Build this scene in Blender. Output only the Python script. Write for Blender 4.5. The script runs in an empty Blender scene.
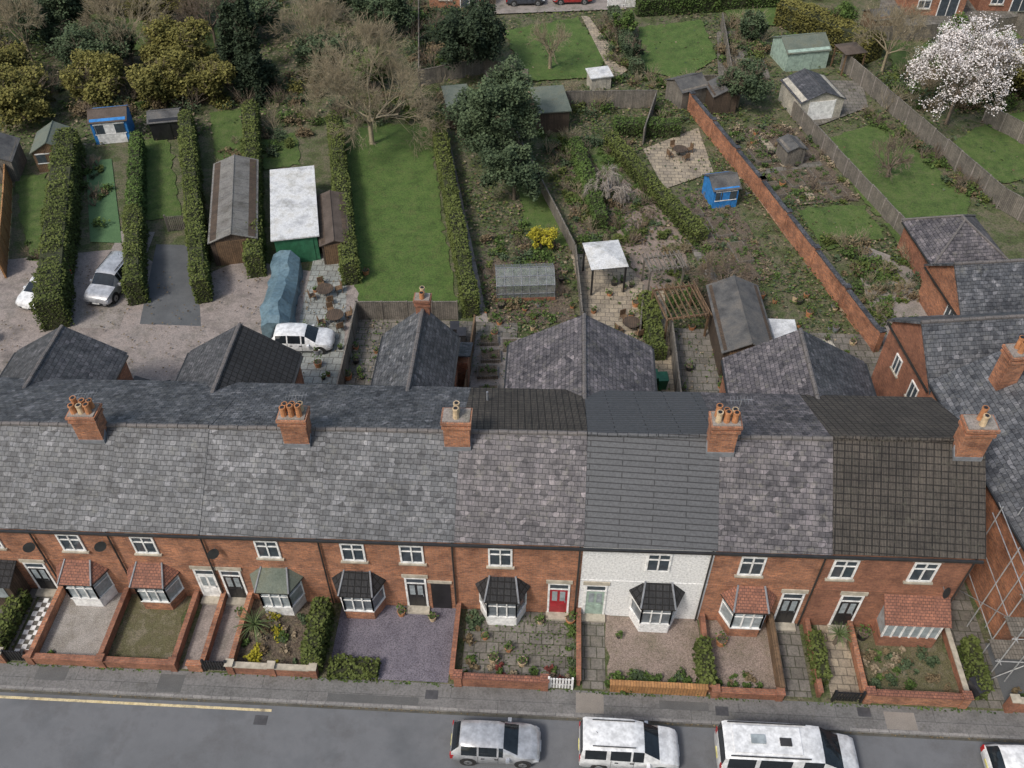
import bpy, math, random
import numpy as np
from mathutils import Vector, Matrix
R=random.Random(11); NR=np.random.default_rng(5)
S=bpy.context.scene
COL=S.collection
# ------------------------------------------------------------------ materials
def newmat(name):
    m=bpy.data.materials.new(name);m.use_nodes=True;nt=m.node_tree
    return m,nt,nt.nodes['Principled BSDF']
def N(nt,t,**k):
    n=nt.nodes.new(t)
    for a,b in k.items(): setattr(n,a,b)
    return n
def ramp(nt,cols,lo=.3,hi=.7):
    r=N(nt,'ShaderNodeValToRGB');e=r.color_ramp.elements
    while len(e)<len(cols): e.new(.5)
    for i,c in enumerate(cols):
        e[i].position=lo+(hi-lo)*i/(len(cols)-1);e[i].color=(*c,1)
    return r
def noise(nt,vec,scale,detail=4,rough=.6):
    n=N(nt,'ShaderNodeTexNoise');n.inputs['Scale'].default_value=scale;n.inputs['Detail'].default_value=detail
    n.inputs['Roughness'].default_value=rough;nt.links.new(vec,n.inputs['Vector']);return n
def mix(nt,a,b,f,mode='MIX'):
    m=N(nt,'ShaderNodeMix',data_type='RGBA',blend_type=mode)
    for s,v in ((m.inputs[6],a),(m.inputs[7],b),(m.inputs[0],f)):
        if isinstance(v,(int,float)): s.default_value=v
        elif isinstance(v,tuple): s.default_value=(*v,1)
        else: nt.links.new(v,s)
    return m.outputs[2]
def bump(nt,h,p,strength,dist):
    b=N(nt,'ShaderNodeBump');b.inputs['Strength'].default_value=strength;b.inputs['Distance'].default_value=dist
    nt.links.new(h,b.inputs['Height']);nt.links.new(b.outputs[0],p.inputs['Normal'])
def nmat(name,cols,scale=1,rough=.85,fine=12,bs=.4,bd=.03,lo=.32,hi=.68,metal=0,finefac=.35,patch=None,pscale=.9):
    m,nt,p=newmat(name);g=N(nt,'ShaderNodeNewGeometry').outputs['Position']
    a=noise(nt,g,scale,4,.65);r=ramp(nt,cols,lo,hi);nt.links.new(a.outputs['Fac'],r.inputs[0])
    f=noise(nt,g,fine,2,.7);fr=ramp(nt,[(.35,.35,.35),(1,1,1),(1.5,1.5,1.5)],.3,.72);nt.links.new(f.outputs['Fac'],fr.inputs[0])
    c=r.outputs[0]
    if patch:
        l=noise(nt,g,pscale,6,.8);lr=ramp(nt,[(0,0,0),(.8,.8,.8)],.5,.66);nt.links.new(l.outputs['Fac'],lr.inputs[0]);c=mix(nt,c,patch,lr.outputs[0])
    c=mix(nt,c,fr.outputs[0],finefac,'MULTIPLY')
    nt.links.new(c,p.inputs['Base Color']);p.inputs['Roughness'].default_value=rough;p.inputs['Metallic'].default_value=metal
    if bs: bump(nt,f.outputs['Fac'],p,bs,bd)
    return m
def tmat(name,c1,c2,mortar,bw,rh,ms,stain,stainfac=.5,sscale=.6,rough=.8,bs=.5,bd=.02,offset=.5,wave=0,lichen=None,cells=0):
    m,nt,p=newmat(name);uv=N(nt,'ShaderNodeUVMap').outputs[0];g=N(nt,'ShaderNodeNewGeometry').outputs['Position']
    b=N(nt,'ShaderNodeTexBrick');b.offset=offset
    b.inputs['Color1'].default_value=(*c1,1);b.inputs['Color2'].default_value=(*c2,1);b.inputs['Mortar'].default_value=(*mortar,1)
    b.inputs['Scale'].default_value=1;b.inputs['Mortar Size'].default_value=ms;b.inputs['Brick Width'].default_value=bw;b.inputs['Row Height'].default_value=rh
    b.inputs['Mortar Smooth'].default_value=.3
    vec=uv
    if cells:
        dn=noise(nt,g,1.3,1,.6);vm=N(nt,'ShaderNodeVectorMath',operation='SCALE');vm.inputs[3].default_value=.10;nt.links.new(dn.outputs['Color'],vm.inputs[0])
        va=N(nt,'ShaderNodeVectorMath',operation='ADD');nt.links.new(uv,va.inputs[0]);nt.links.new(vm.outputs[0],va.inputs[1]);vec=va.outputs[0]
    nt.links.new(vec,b.inputs['Vector'])
    s=noise(nt,g,sscale,5,.7);sr=ramp(nt,stain,.3,.7);nt.links.new(s.outputs['Fac'],sr.inputs[0])
    c=mix(nt,b.outputs['Color'],sr.outputs[0],stainfac,'MULTIPLY')
    f=noise(nt,g,9,2,.7);fr=ramp(nt,[(.45,.45,.45),(1,1,1),(1.4,1.4,1.4)],.3,.7);nt.links.new(f.outputs['Fac'],fr.inputs[0])
    c=mix(nt,c,fr.outputs[0],.5,'MULTIPLY')
    if cells:
        mp=N(nt,'ShaderNodeMapping');mp.inputs['Scale'].default_value=(1/bw,1/rh,1);nt.links.new(vec,mp.inputs[0])
        v=N(nt,'ShaderNodeTexVoronoi',voronoi_dimensions='2D');v.inputs['Scale'].default_value=1.0;v.inputs['Randomness'].default_value=.75;nt.links.new(mp.outputs[0],v.inputs['Vector'])
        vr=ramp(nt,[(.40,.40,.43),(.8,.8,.81),(1.0,1.0,1.0),(1.75,1.7,1.7)],.05,.97);nt.links.new(v.outputs['Color'],vr.inputs[0])
        c=mix(nt,c,vr.outputs[0],cells,'MULTIPLY')
        mp2=N(nt,'ShaderNodeMapping');mp2.inputs['Scale'].default_value=(2.2,.22,1);nt.links.new(uv,mp2.inputs[0]);sn=noise(nt,mp2.outputs[0],1.0,4,.7)
        s2=ramp(nt,[(.55,.55,.57),(1,1,1),(1.35,1.33,1.3)],.3,.7);nt.links.new(sn.outputs['Fac'],s2.inputs[0]);c=mix(nt,c,s2.outputs[0],.7,'MULTIPLY')
    if lichen:
        l=noise(nt,g,1.5,6,.85);lr=ramp(nt,[(0,0,0),(.75,.75,.75)],.55,.68);nt.links.new(l.outputs['Fac'],lr.inputs[0])
        c=mix(nt,c,lichen,lr.outputs[0])
    nt.links.new(c,p.inputs['Base Color']);p.inputs['Roughness'].default_value=rough
    h=b.outputs['Fac'];mm=N(nt,'ShaderNodeMath',operation='MULTIPLY');nt.links.new(h,mm.inputs[0]);mm.inputs[1].default_value=-1;h=mm.outputs[0]
    if wave:
        w=N(nt,'ShaderNodeTexWave',bands_direction='X');w.inputs['Scale'].default_value=wave;nt.links.new(uv,w.inputs['Vector'])
        a=N(nt,'ShaderNodeMath',operation='ADD');nt.links.new(h,a.inputs[0]);nt.links.new(w.outputs['Fac'],a.inputs[1]);h=a.outputs[0]
        wr=ramp(nt,[(.5,.5,.5),(1,1,1)],.1,.7);nt.links.new(w.outputs['Fac'],wr.inputs[0])
        c=mix(nt,c,wr.outputs[0],.8,'MULTIPLY');nt.links.new(c,p.inputs['Base Color'])
    bump(nt,h,p,bs,bd)
    return m
def plain(name,c,rough=.5,metal=0,coat=0,alpha=1):
    m,nt,p=newmat(name);g=N(nt,'ShaderNodeNewGeometry').outputs['Position']
    f=noise(nt,g,3,2,.7);fr=ramp(nt,[tuple(x*.72 for x in c),tuple(min(1,x*1.1) for x in c)],.35,.65);nt.links.new(f.outputs['Fac'],fr.inputs[0])
    nt.links.new(fr.outputs[0],p.inputs['Base Color']);p.inputs['Roughness'].default_value=rough;p.inputs['Metallic'].default_value=metal
    p.inputs['Coat Weight'].default_value=coat;p.inputs['Alpha'].default_value=alpha
    return m
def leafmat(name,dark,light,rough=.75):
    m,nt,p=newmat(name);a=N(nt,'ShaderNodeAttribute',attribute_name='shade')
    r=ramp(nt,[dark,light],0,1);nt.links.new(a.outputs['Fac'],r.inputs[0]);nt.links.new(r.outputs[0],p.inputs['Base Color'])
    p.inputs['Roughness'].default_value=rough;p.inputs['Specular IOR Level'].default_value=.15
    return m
ST=[(.45,.45,.47),(.85,.85,.85),(1.25,1.22,1.2)]
BR=tmat('brick_orange',(.46,.185,.09),(.25,.10,.06),(.27,.21,.16),.24,.085,.010,[(.42,.38,.37),(.88,.88,.88),(1.35,1.3,1.25)],.9,.9)
BRD=tmat('brick_dark',(.25,.10,.062),(.36,.15,.085),(.17,.13,.1),.24,.085,.008,ST,.85,.9)
WHT=tmat('brick_painted_white',(.80,.80,.79),(.75,.75,.75),(.62,.62,.62),.23,.078,.006,[(.85,.85,.85),(1,1,1)],.5)
SL=tmat('slate_grey',(.080,.086,.097),(.138,.142,.152),(.030,.033,.038),.30,.24,.012,ST,.85,.5,.6,.9,.04,lichen=(.15,.15,.14),cells=.95)
SLP=tmat('slate_purple',(.102,.094,.104),(.155,.142,.148),(.036,.034,.038),.30,.24,.012,ST,.85,.7,.6,.9,.04,lichen=(.165,.155,.13),cells=.95)
SLD=tmat('slate_dark',(.06,.064,.07),(.10,.10,.11),(.025,.025,.028),.30,.24,.012,ST,.7,.5,.62,.9,.04,cells=.8)
SMT=tmat('tile_smooth_grey',(.070,.073,.080),(.077,.080,.087),(.024,.024,.027),3.0,.27,.022,[(.85,.85,.85),(1.05,1.05,1.05)],.5,.6,.6,.8,.05)
PAN=tmat('pantile_brown',(.105,.092,.08),(.135,.117,.10),(.035,.03,.027),.33,.32,.03,ST,.8,.6,.85,.9,.05,0,wave=4.8,lichen=(.15,.14,.11))
PAND=tmat('pantile_black',(.04,.04,.045),(.06,.06,.065),(.012,.012,.013),.33,.32,.03,ST,.7,.6,.7,.9,.05,0,wave=4.8)
CLAY=tmat('clay_tile_red',(.32,.135,.085),(.22,.095,.065),(.1,.05,.04),.18,.14,.015,ST,.7,1.5,.8)
COR=tmat('corrugated_sheet',(.26,.25,.23),(.22,.21,.2),(.1,.1,.1),1.1,2.4,.02,[(.4,.37,.33),(1,1,1),(1.2,1.2,1.2)],.85,.9,.7,.8,.05,0,wave=3.3,lichen=(.12,.12,.08))
FLT=nmat('roof_felt_pale',[(.36,.37,.39),(.60,.61,.62),(.47,.46,.43)],.8,.8,patch=(.3,.3,.28))
FLD=nmat('roof_felt_dark',[(.05,.05,.052),(.09,.09,.09),(.13,.12,.11)],.9,.9)
FLG=nmat('roof_felt_green',[(.09,.11,.09),(.16,.18,.15)],.9,.9,patch=(.1,.1,.06))
FLBR=nmat('roof_board_brown',[(.06,.045,.035),(.11,.085,.07)],.9,.9)
ASP=nmat('asphalt',[(.10,.106,.115),(.135,.14,.15),(.115,.12,.128)],.3,.85,60,.3,.01,finefac=.3,patch=(.095,.095,.10),pscale=.25)
PAV=tmat('pavement_asphalt',(.135,.133,.13),(.155,.15,.147),(.08,.08,.08),4.5,1.6,.015,[(.6,.6,.6),(1,1,1),(1.2,1.2,1.2)],.8,1.1,.9,.3,.01,lichen=(.10,.095,.08))
KRB=tmat('kerb_stone',(.2,.195,.19),(.26,.25,.24),(.1,.1,.1),.9,3,.015,ST,.6)
CON=nmat('concrete',[(.17,.15,.135),(.27,.24,.22),(.21,.19,.175)],.5,.9,finefac=.5,patch=(.12,.115,.085))
CONP=nmat('concrete_pink',[(.15,.13,.12),(.28,.24,.22),(.20,.18,.17)],.4,.9,finefac=.5,patch=(.13,.12,.10),pscale=.5)
TAR=nmat('tarmac_drive',[(.075,.08,.085),(.115,.12,.125)],.5,.9,40)
PVG=tmat('paving_slabs_grey',(.20,.185,.165),(.14,.128,.11),(.07,.07,.05),.6,.6,.03,ST,.8,.8,.9,.3,.01,lichen=(.10,.10,.06))
PVB=tmat('paving_slabs_buff',(.38,.32,.235),(.27,.23,.18),(.15,.13,.10),.6,.45,.03,ST,.7,.8,.9,.3,.01)
PVL=tmat('paving_slabs_pale',(.30,.31,.29),(.24,.26,.25),(.12,.12,.11),.6,.6,.03,ST,.6,.8,.9,.3,.01)
LWN=nmat('grass_lawn',[(.045,.078,.016),(.065,.11,.022),(.09,.125,.034)],1.1,.95,10,.8,.05,finefac=.6,patch=(.105,.12,.045),pscale=1.6)
LWB=nmat('grass_bright',[(.045,.08,.014),(.065,.115,.022),(.085,.13,.030)],.9,.95,10,.8,.05,finefac=.65,patch=(.09,.11,.033),pscale=1.2)
AST=nmat('astro_turf',[(.07,.14,.06),(.085,.16,.07)],1,.95)
GRD=nmat('garden_earth',[(.055,.052,.026),(.065,.085,.028),(.13,.115,.075),(.06,.085,.028)],.7,.95,7,.9,.08,.3,.7,finefac=.8,patch=(.075,.10,.035),pscale=1.1)
SOIL=nmat('soil',[(.065,.047,.034),(.12,.092,.068),(.08,.075,.04)],1.6,.95,8,1,.08,finefac=.8,patch=(.14,.12,.09),pscale=2.1)
GRV=nmat('gravel_pale',[(.25,.23,.21),(.36,.335,.31)],.8,.95,24,.9,.03,finefac=.9,patch=(.2,.18,.15))
GRP=nmat('slate_chippings_purple',[(.115,.105,.13),(.175,.16,.19)],.8,.95,18,.9,.03,finefac=.9)
GRM=nmat('gravel_mossy',[(.15,.125,.085),(.10,.095,.045),(.19,.165,.12)],1.1,.95,20,.9,.03,finefac=.9)
GRK=nmat('gravel_pinkish',[(.20,.16,.13),(.28,.22,.19)],.8,.95,20,.9,.03,finefac=.9,patch=(.15,.13,.09))
WFR=plain('white_upvc',(.80,.80,.79),.4)
GLS=plain('window_glass',(.055,.07,.085),.06)
GLC=plain('window_glass_net_curtain',(.30,.34,.36),.12)
GLB=plain('bay_glass_dark_room',(.13,.15,.17),.08)
STN=plain('stone_lintel',(.42,.38,.31),.8)
BLK=plain('black_paint_and_shade',(.02,.02,.022),.35)  # black paintwork, also the painted shade of the passage
GUT=plain('gutter_black',(.03,.03,.03),.4)
LED=plain('lead_flashing',(.2,.21,.23),.5)
POT=plain('terracotta_pot',(.45,.20,.09),.8)
POTB=plain('buff_pot',(.55,.42,.27),.8)
RDD=plain('red_door_paint',(.35,.02,.03),.35)
GRNP=plain('pale_green_paint',(.32,.42,.36),.5)
DGRN=plain('dark_green_paint',(.03,.14,.07),.6)
BLU=plain('blue_paint',(.03,.20,.52),.6)
TEAL=nmat('teal_tarpaulin',[(.07,.12,.15),(.12,.19,.23),(.09,.14,.16)],1.3,.5,5)
def woodm(name,c1,c2,w=.14):
    return tmat(name,c1,c2,tuple(x*.35 for x in c1),w,2.5,.012,ST,.8,1.2,.85,.4,.01,0)
WDB=woodm('timber_brown',(.20,.125,.07),(.15,.095,.055))
WDG=woodm('timber_weathered',(.20,.18,.155),(.15,.135,.115))
WDO=woodm('timber_orange',(.42,.22,.09),(.36,.18,.07))
WDK=woodm('timber_dark',(.07,.05,.035),(.095,.065,.045))
WDW=woodm('timber_cream',(.5,.47,.4),(.45,.42,.36))
BRK=nmat('bark',[(.10,.08,.06),(.17,.14,.105)],2,.95)
TWG=nmat('twigs_pale',[(.24,.20,.13),(.34,.29,.20)],.6,.95,bs=0)
TWD=nmat('twigs_brown',[(.15,.115,.085),(.23,.18,.135)],.6,.95,bs=0)
TWW=nmat('twigs_silver',[(.33,.29,.25),(.42,.37,.33)],.6,.95,bs=0)
LF={'hedge':leafmat('hedge_leaves',(.030,.045,.012),(.125,.15,.042)),
 'yel':leafmat('leaves_yellow_green',(.05,.05,.014),(.20,.185,.055)),
 'dark':leafmat('leaves_dark_conifer',(.010,.018,.011),(.045,.065,.035)),
 'olive':leafmat('leaves_olive',(.020,.034,.018),(.095,.13,.068)),
 'green':leafmat('leaves_green',(.026,.045,.014),(.10,.155,.04)),
 'gold':leafmat('leaves_gold',(.16,.15,.015),(.42,.37,.04)),
 'blos':leafmat('blossom_white',(.42,.38,.37),(.85,.81,.80)),
 'brown':leafmat('leaves_brown_winter',(.07,.05,.03),(.20,.155,.09)),
 'tan':leafmat('leaves_tan',(.14,.11,.075),(.32,.26,.18)),
 'red':leafmat('leaves_red',(.06,.02,.015),(.20,.06,.05))}
# ------------------------------------------------------------------ mesh builder
GT=[Matrix.Identity(4)];SHEAR=[0.]
def empty(name,loc=(0,0,0)):
    e=bpy.data.objects.new(name,None);e.location=GT[0]@Vector(loc);e.empty_display_size=.5;COL.objects.link(e);return e
class MB:
    def __init__(s,T=None): s.v=[];s.f=[];s.m=[];s.mats=[];s.T=T or GT[0].copy()
    def mi(s,m):
        if m not in s.mats: s.mats.append(m)
        return s.mats.index(m)
    def face(s,pts,m):
        k=len(s.v)
        for p in pts:
            q=s.T@Vector(p);q.z+=SHEAR[0]*q.x*max(0,q.z);s.v.append(q)
        s.f.append(tuple(range(k,k+len(pts))));s.m.append(s.mi(m))
    def box(s,x0,x1,y0,y1,z0,z1,m,top=None):
        a=[(x0,y0,z0),(x1,y0,z0),(x1,y1,z0),(x0,y1,z0),(x0,y0,z1),(x1,y0,z1),(x1,y1,z1),(x0,y1,z1)]
        for q in ((0,3,2,1),(0,1,5,4),(1,2,6,5),(2,3,7,6),(3,0,4,7)): s.face([a[i] for i in q],m)
        s.face([a[i] for i in (4,5,6,7)],top or m)
    def ext(s,prof,d,m,side=None):
        d=Vector(d);P=[Vector(p) for p in prof];Q=[p+d for p in P];n=len(P)
        s.face(P[::-1],m);s.face(Q,m)
        for i in range(n): s.face([P[i],P[(i+1)%n],Q[(i+1)%n],Q[i]],side or m)
    def slab(s,pts,th,m):
        P=[Vector(p) for p in pts];n=(P[1]-P[0]).cross(P[2]-P[0]).normalized()
        if n.z<0: P=P[::-1];n=-n
        Q=[p-n*th for p in P];k=len(P)
        s.face(P,m);s.face(Q[::-1],m)
        for i in range(k): s.face([Q[i],Q[(i+1)%k],P[(i+1)%k],P[i]],m)
    def cyl(s,p0,p1,r0,r1,n,m,cap=True):
        p0=Vector(p0);p1=Vector(p1);d=(p1-p0).normalized();t=d.orthogonal().normalized();b=d.cross(t)
        A=[p0+(t*math.cos(2*math.pi*i/n)+b*math.sin(2*math.pi*i/n))*r0 for i in range(n)]
        B=[p1+(t*math.cos(2*math.pi*i/n)+b*math.sin(2*math.pi*i/n))*r1 for i in range(n)]
        for i in range(n): s.face([A[i],A[(i+1)%n],B[(i+1)%n],B[i]],m)
        if cap: s.face(A[::-1],m);s.face(B,m)
    def done(s,name,parent=None,smooth=False):
        me=bpy.data.meshes.new(name)
        xs=[v.x for v in s.v];ys=[v.y for v in s.v];zs=[v.z for v in s.v]
        o=Vector(((min(xs)+max(xs))/2,(min(ys)+max(ys))/2,min(zs)))
        me.from_pydata([v-o for v in s.v],[],s.f)
        for m in s.mats: me.materials.append(m)
        uv=me.uv_layers.new(name='UVMap');Z=Vector((0,0,1))
        for i,p in enumerate(me.polygons):
            p.material_index=s.m[i];n=p.normal
            t=Z.cross(n)
            if t.length<.02: t=Vector((1,0,0))
            t.normalize();b=n.cross(t)
            for li in p.loop_indices:
                w=s.v[me.loops[li].vertex_index];uv.data[li].uv=(w.dot(t),w.dot(b))
        if smooth:
            import bmesh
            bm=bmesh.new();bm.from_mesh(me);bmesh.ops.remove_doubles(bm,verts=bm.verts,dist=.001)
            bmesh.ops.recalc_face_normals(bm,faces=bm.faces);bm.to_mesh(me);bm.free()
            for p in me.polygons: p.use_smooth=True
            me.set_sharp_from_angle(angle=math.radians(38))
        ob=bpy.data.objects.new(name,me);COL.objects.link(ob)
        if parent: ob.parent=parent;ob.location=o-parent.location
        else: ob.location=o
        return ob
def TR(x,y,rot=0,z=0): return Matrix.Translation((x,y,z))@Matrix.Rotation(rot,4,'Z')
# ------------------------------------------------------------------ foliage
def qmesh(name,C,size,shade,mat,parent=None,origin=None,asp=1.0,up=.75):
    n=len(C);C=np.asarray(C,float);size=np.broadcast_to(size,(n,))
    d=NR.normal(size=(n,3));d/=np.linalg.norm(d,axis=1)[:,None];d[:,2]=np.abs(d[:,2])+up;d/=np.linalg.norm(d,axis=1)[:,None]
    e=NR.normal(size=(n,3));t=np.cross(d,e);t/=np.linalg.norm(t,axis=1)[:,None];b=np.cross(d,t)*asp
    o=np.array(origin if origin is not None else (C[:,0].mean(),C[:,1].mean(),0.))
    V=np.empty((n,4,3));s=size[:,None]*.5;C0=C-o
    V[:,0]=C0-t*s-b*s*.6;V[:,1]=C0+t*s-b*s;V[:,2]=C0+t*s*.7+b*s;V[:,3]=C0-t*s+b*s*.7
    me=bpy.data.meshes.new(name);me.vertices.add(4*n);me.vertices.foreach_set('co',V.ravel())
    me.loops.add(4*n);me.loops.foreach_set('vertex_index',np.arange(4*n,dtype=np.int32))
    me.polygons.add(n);me.polygons.foreach_set('loop_start',np.arange(0,4*n,4,dtype=np.int32))
    me.update(calc_edges=True)
    a=me.attributes.new('shade','FLOAT','FACE');a.data.foreach_set('value',np.clip(np.asarray(shade,float),0,1))
    me.materials.append(mat);ob=bpy.data.objects.new(name,me);COL.objects.link(ob)
    if parent: ob.parent=parent;ob.location=Vector(o)-parent.location
    else: ob.location=o
    return ob
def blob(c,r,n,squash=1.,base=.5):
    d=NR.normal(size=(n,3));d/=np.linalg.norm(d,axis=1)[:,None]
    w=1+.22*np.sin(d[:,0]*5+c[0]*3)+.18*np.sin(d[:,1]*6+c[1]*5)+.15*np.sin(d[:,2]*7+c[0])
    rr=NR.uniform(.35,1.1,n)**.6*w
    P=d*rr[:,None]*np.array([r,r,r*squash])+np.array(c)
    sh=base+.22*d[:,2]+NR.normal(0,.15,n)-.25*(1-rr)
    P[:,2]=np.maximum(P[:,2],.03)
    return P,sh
def segs_mesh(name,segs,mat,parent=None,origin=(0,0,0),n=3):
    A=np.array([s[0] for s in segs],float);B=np.array([s[1] for s in segs],float);ra=np.array([s[2] for s in segs]);rb=np.array([s[3] for s in segs])
    D=B-A;L=np.linalg.norm(D,axis=1)[:,None]+1e-9;D/=L
    up=np.where(np.abs(D[:,2:3])<.9,np.array([[0,0,1.]]),np.array([[1.,0,0]]));T=np.cross(D,up);T/=np.linalg.norm(T,axis=1)[:,None];Bn=np.cross(D,T)
    k=len(segs);V=np.empty((k,2*n,3));o=np.array(origin)
    for i in range(n):
        c,s=math.cos(2*math.pi*i/n),math.sin(2*math.pi*i/n)
        V[:,i]=A+(T*c+Bn*s)*ra[:,None]-o;V[:,n+i]=B+(T*c+Bn*s)*rb[:,None]-o
    F=[]
    for i in range(n): F.append([i,(i+1)%n,n+(i+1)%n,n+i])
    F=np.array(F)[None]+(np.arange(k)*2*n)[:,None,None];F=F.reshape(-1)
    me=bpy.data.meshes.new(name);me.vertices.add(k*2*n);me.vertices.foreach_set('co',V.ravel())
    me.loops.add(len(F));me.loops.foreach_set('vertex_index',F.astype(np.int32));me.polygons.add(len(F)//4)
    me.polygons.foreach_set('loop_start',np.arange(0,len(F),4,dtype=np.int32));me.update(calc_edges=True)
    me.materials.append(mat);ob=bpy.data.objects.new(name,me);COL.objects.link(ob)
    if parent: ob.parent=parent;ob.location=Vector(o)-parent.location
    else: ob.location=o
    return ob
def branches(x,y,h,r,levels=6,kids=3,seed=0,trunk=.25,droop=0.,r0=.16):
    rr=random.Random(seed);segs=[];tips=[]
    def grow(p,d,L,rad,lv):
        q=p
        for k in range(2):
            d2=(d+Vector((rr.gauss(0,.12),rr.gauss(0,.12),rr.gauss(0,.08)-droop*.3*(levels-lv)/levels))).normalized()
            e=q+d2*L*.5;segs.append((tuple(q),tuple(e),rad,rad*.82));q=e;d=d2;rad*=.82
        if lv==0: tips.append(q);return
        m=kids+(1 if rr.random()<.4 else 0)
        for i in range(m):
            a=rr.uniform(0,2*math.pi);sp=rr.uniform(.35,.95)
            t=d.orthogonal().normalized();b=d.cross(t)
            nd=(d+(t*math.cos(a)+b*math.sin(a))*sp+Vector((0,0,.12-droop*.35))).normalized()
            st=p.lerp(q,rr.uniform(.45,1))
            grow(st,nd,L*rr.uniform(.62,.86),max(rad*.66,.011),lv-1)
    base=Vector((x,y,0));fork=Vector((x,y,h*trunk));segs.append((tuple(base),tuple(fork),r0*1.3,r0))
    nm=6
    for i in range(nm):
        a=2*math.pi*i/nm+rr.uniform(-.4,.4);el=rr.uniform(.4,1.5)
        d=Vector((math.cos(a),math.sin(a),el)).normalized()
        grow(fork-Vector((0,0,rr.uniform(0,h*trunk*.4))),d,r*.40,r0*.6,levels-1)
    return segs,tips
def fit(segs,x,y,h,r,trunk):
    P=np.array([s[1] for s in segs]);rx=np.percentile(np.hypot(P[:,0]-x,P[:,1]-y),97);hz=P[:,2].max()
    kx=r/rx;kz=h/hz
    f=lambda p:(x+(p[0]-x)*kx,y+(p[1]-y)*kx,p[2]*kz)
    return [(f(a),f(b),c,d) for a,b,c,d in segs],f
def bare_tree(name,x,y,h,r,mat=None,levels=6,kids=3,seed=1,droop=0.,trunk=.2,r0=.16):
    e=empty(name,(x,y,0));s,t=branches(x,y,h,r,levels,kids,seed,trunk,droop,r0);s,f=fit(s,x,y,h,r,trunk)
    segs_mesh('branches',s,mat or TWG,e,(x,y,0));return e
def leafy_tree(name,x,y,h,r,kind='green',n=9000,lobes=26,size=.17,seed=2,ry=None,low=.12,conical=False,squash=.85,twigs=1):
    rr=random.Random(seed);e=empty(name,(x,y,0));ry=ry or r
    s,t=branches(x,y,h,r*1.05,4,3 if twigs else 2,seed,.25,0,.05*h**.6);s,f=fit(s,x,y,h*(1.03 if twigs else .85),r*(1.05 if twigs else .6),.3);segs_mesh('trunk_and_limbs',s,TWD if twigs else BRK,e,(x,y,0),3)
    Ps=[];Ss=[]
    for i in range(lobes):
        u=(i+.5)/lobes
        if conical:
            z=h*(low+(1-low)*u);k=(1-u)**.8*.75+.06;a=rr.uniform(0,6.28);q=rr.uniform(.3,.9);lr=r*(.22+.34*(1-u))
            c=(x+math.cos(a)*r*k*q,y+math.sin(a)*ry*k*q,z-lr*.3)
        else:
            a=rr.uniform(0,6.28);el=rr.uniform(-.5,1);q=rr.uniform(.3,.85)
            ce=math.sqrt(max(0,1-el*el*.8));lr=r*rr.uniform(.16,.36)
            zc=h*(low+(1-low)*.5);c=(x+math.cos(a)*r*ce*q,y+math.sin(a)*ry*ce*q,zc+el*q*(h*(1-low)*.5))
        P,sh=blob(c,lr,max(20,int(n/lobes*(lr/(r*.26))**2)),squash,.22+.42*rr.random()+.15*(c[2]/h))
        Ps.append(P);Ss.append(sh)
    P=np.vstack(Ps);sh=np.concatenate(Ss)
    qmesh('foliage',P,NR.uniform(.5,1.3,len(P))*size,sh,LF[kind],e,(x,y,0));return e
core=nmat('hedge_core',[(.02,.024,.010),(.045,.05,.02)],2,.95)
def hedge(name,pts,w,h,kind='hedge',dens=110,size=.12,wob=.14):
    e=empty(name,(pts[0][0],pts[0][1],0));b=MB()
    Ps=[];Ss=[]
    for (x0,y0),(x1,y1) in zip(pts[:-1],pts[1:]):
        L=math.hypot(x1-x0,y1-y0);a=math.atan2(y1-y0,x1-x0);b.T=TR(x0,y0,a)
        b.box(0,L,-w/2+.1,w/2-.1,0,h-.14,core)
        n=int((L*(w+2*h)+2*w*h)*dens);c,s_=math.cos(a),math.sin(a)
        u=NR.uniform(-.05,L+.05,n);ph=NR.uniform(0,w+2*h,n)
        off=np.where(ph<h,-w/2,np.where(ph<h+w,ph-h-w/2,w/2));z=np.where(ph<h,ph,np.where(ph<h+w,h,2*h+w-ph))
        m=NR.random(n)<(2*w*h)/(L*(w+2*h)+2*w*h);u=np.where(m,np.where(NR.random(n)<.5,0,L),u);off=np.where(m,NR.uniform(-w/2,w/2,n),off);z=np.where(m,NR.uniform(0,h,n),z)
        wv=wob*(np.sin(u*1.7+x0)+np.sin(u*3.9+y0*2)*.6+np.sin(u*.6+x0*3)+.5*np.sin(u*8.1))
        off=off*(1+wv*.5)+NR.normal(0,.06,n);z=z*(1+wv*.25)+NR.normal(0,.05,n)
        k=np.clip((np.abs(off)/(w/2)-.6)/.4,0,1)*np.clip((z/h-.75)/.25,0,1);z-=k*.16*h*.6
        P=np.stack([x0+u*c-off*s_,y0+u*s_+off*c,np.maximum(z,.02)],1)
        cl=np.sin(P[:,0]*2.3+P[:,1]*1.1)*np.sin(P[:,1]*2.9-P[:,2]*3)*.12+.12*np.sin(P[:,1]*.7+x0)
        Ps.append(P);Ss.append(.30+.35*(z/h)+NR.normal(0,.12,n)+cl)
    b.done('inner_growth',e)
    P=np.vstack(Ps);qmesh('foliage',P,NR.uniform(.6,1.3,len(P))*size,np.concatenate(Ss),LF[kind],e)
def shrubs(name,items,size=.10,dens=150):
    by={}
    for x,y,r,k in items: by.setdefault(k,[]).append((x,y,r))
    e=empty(name,(items[0][0],items[0][1],0))
    for k,l in by.items():
        Ps=[];Ss=[]
        for x,y,r in l:
            for j in range(3):
                P,sh=blob((x+NR.normal(0,r*.4),y+NR.normal(0,r*.4),r*NR.uniform(.3,.7)),r*NR.uniform(.4,.8),int(dens*r*r)+14,.8,NR.uniform(.3,.65));Ps.append(P);Ss.append(sh)
        P=np.vstack(Ps);qmesh(k+'_foliage',P,NR.uniform(.6,1.4,len(P))*size,np.concatenate(Ss),LF[k],e)
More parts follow.
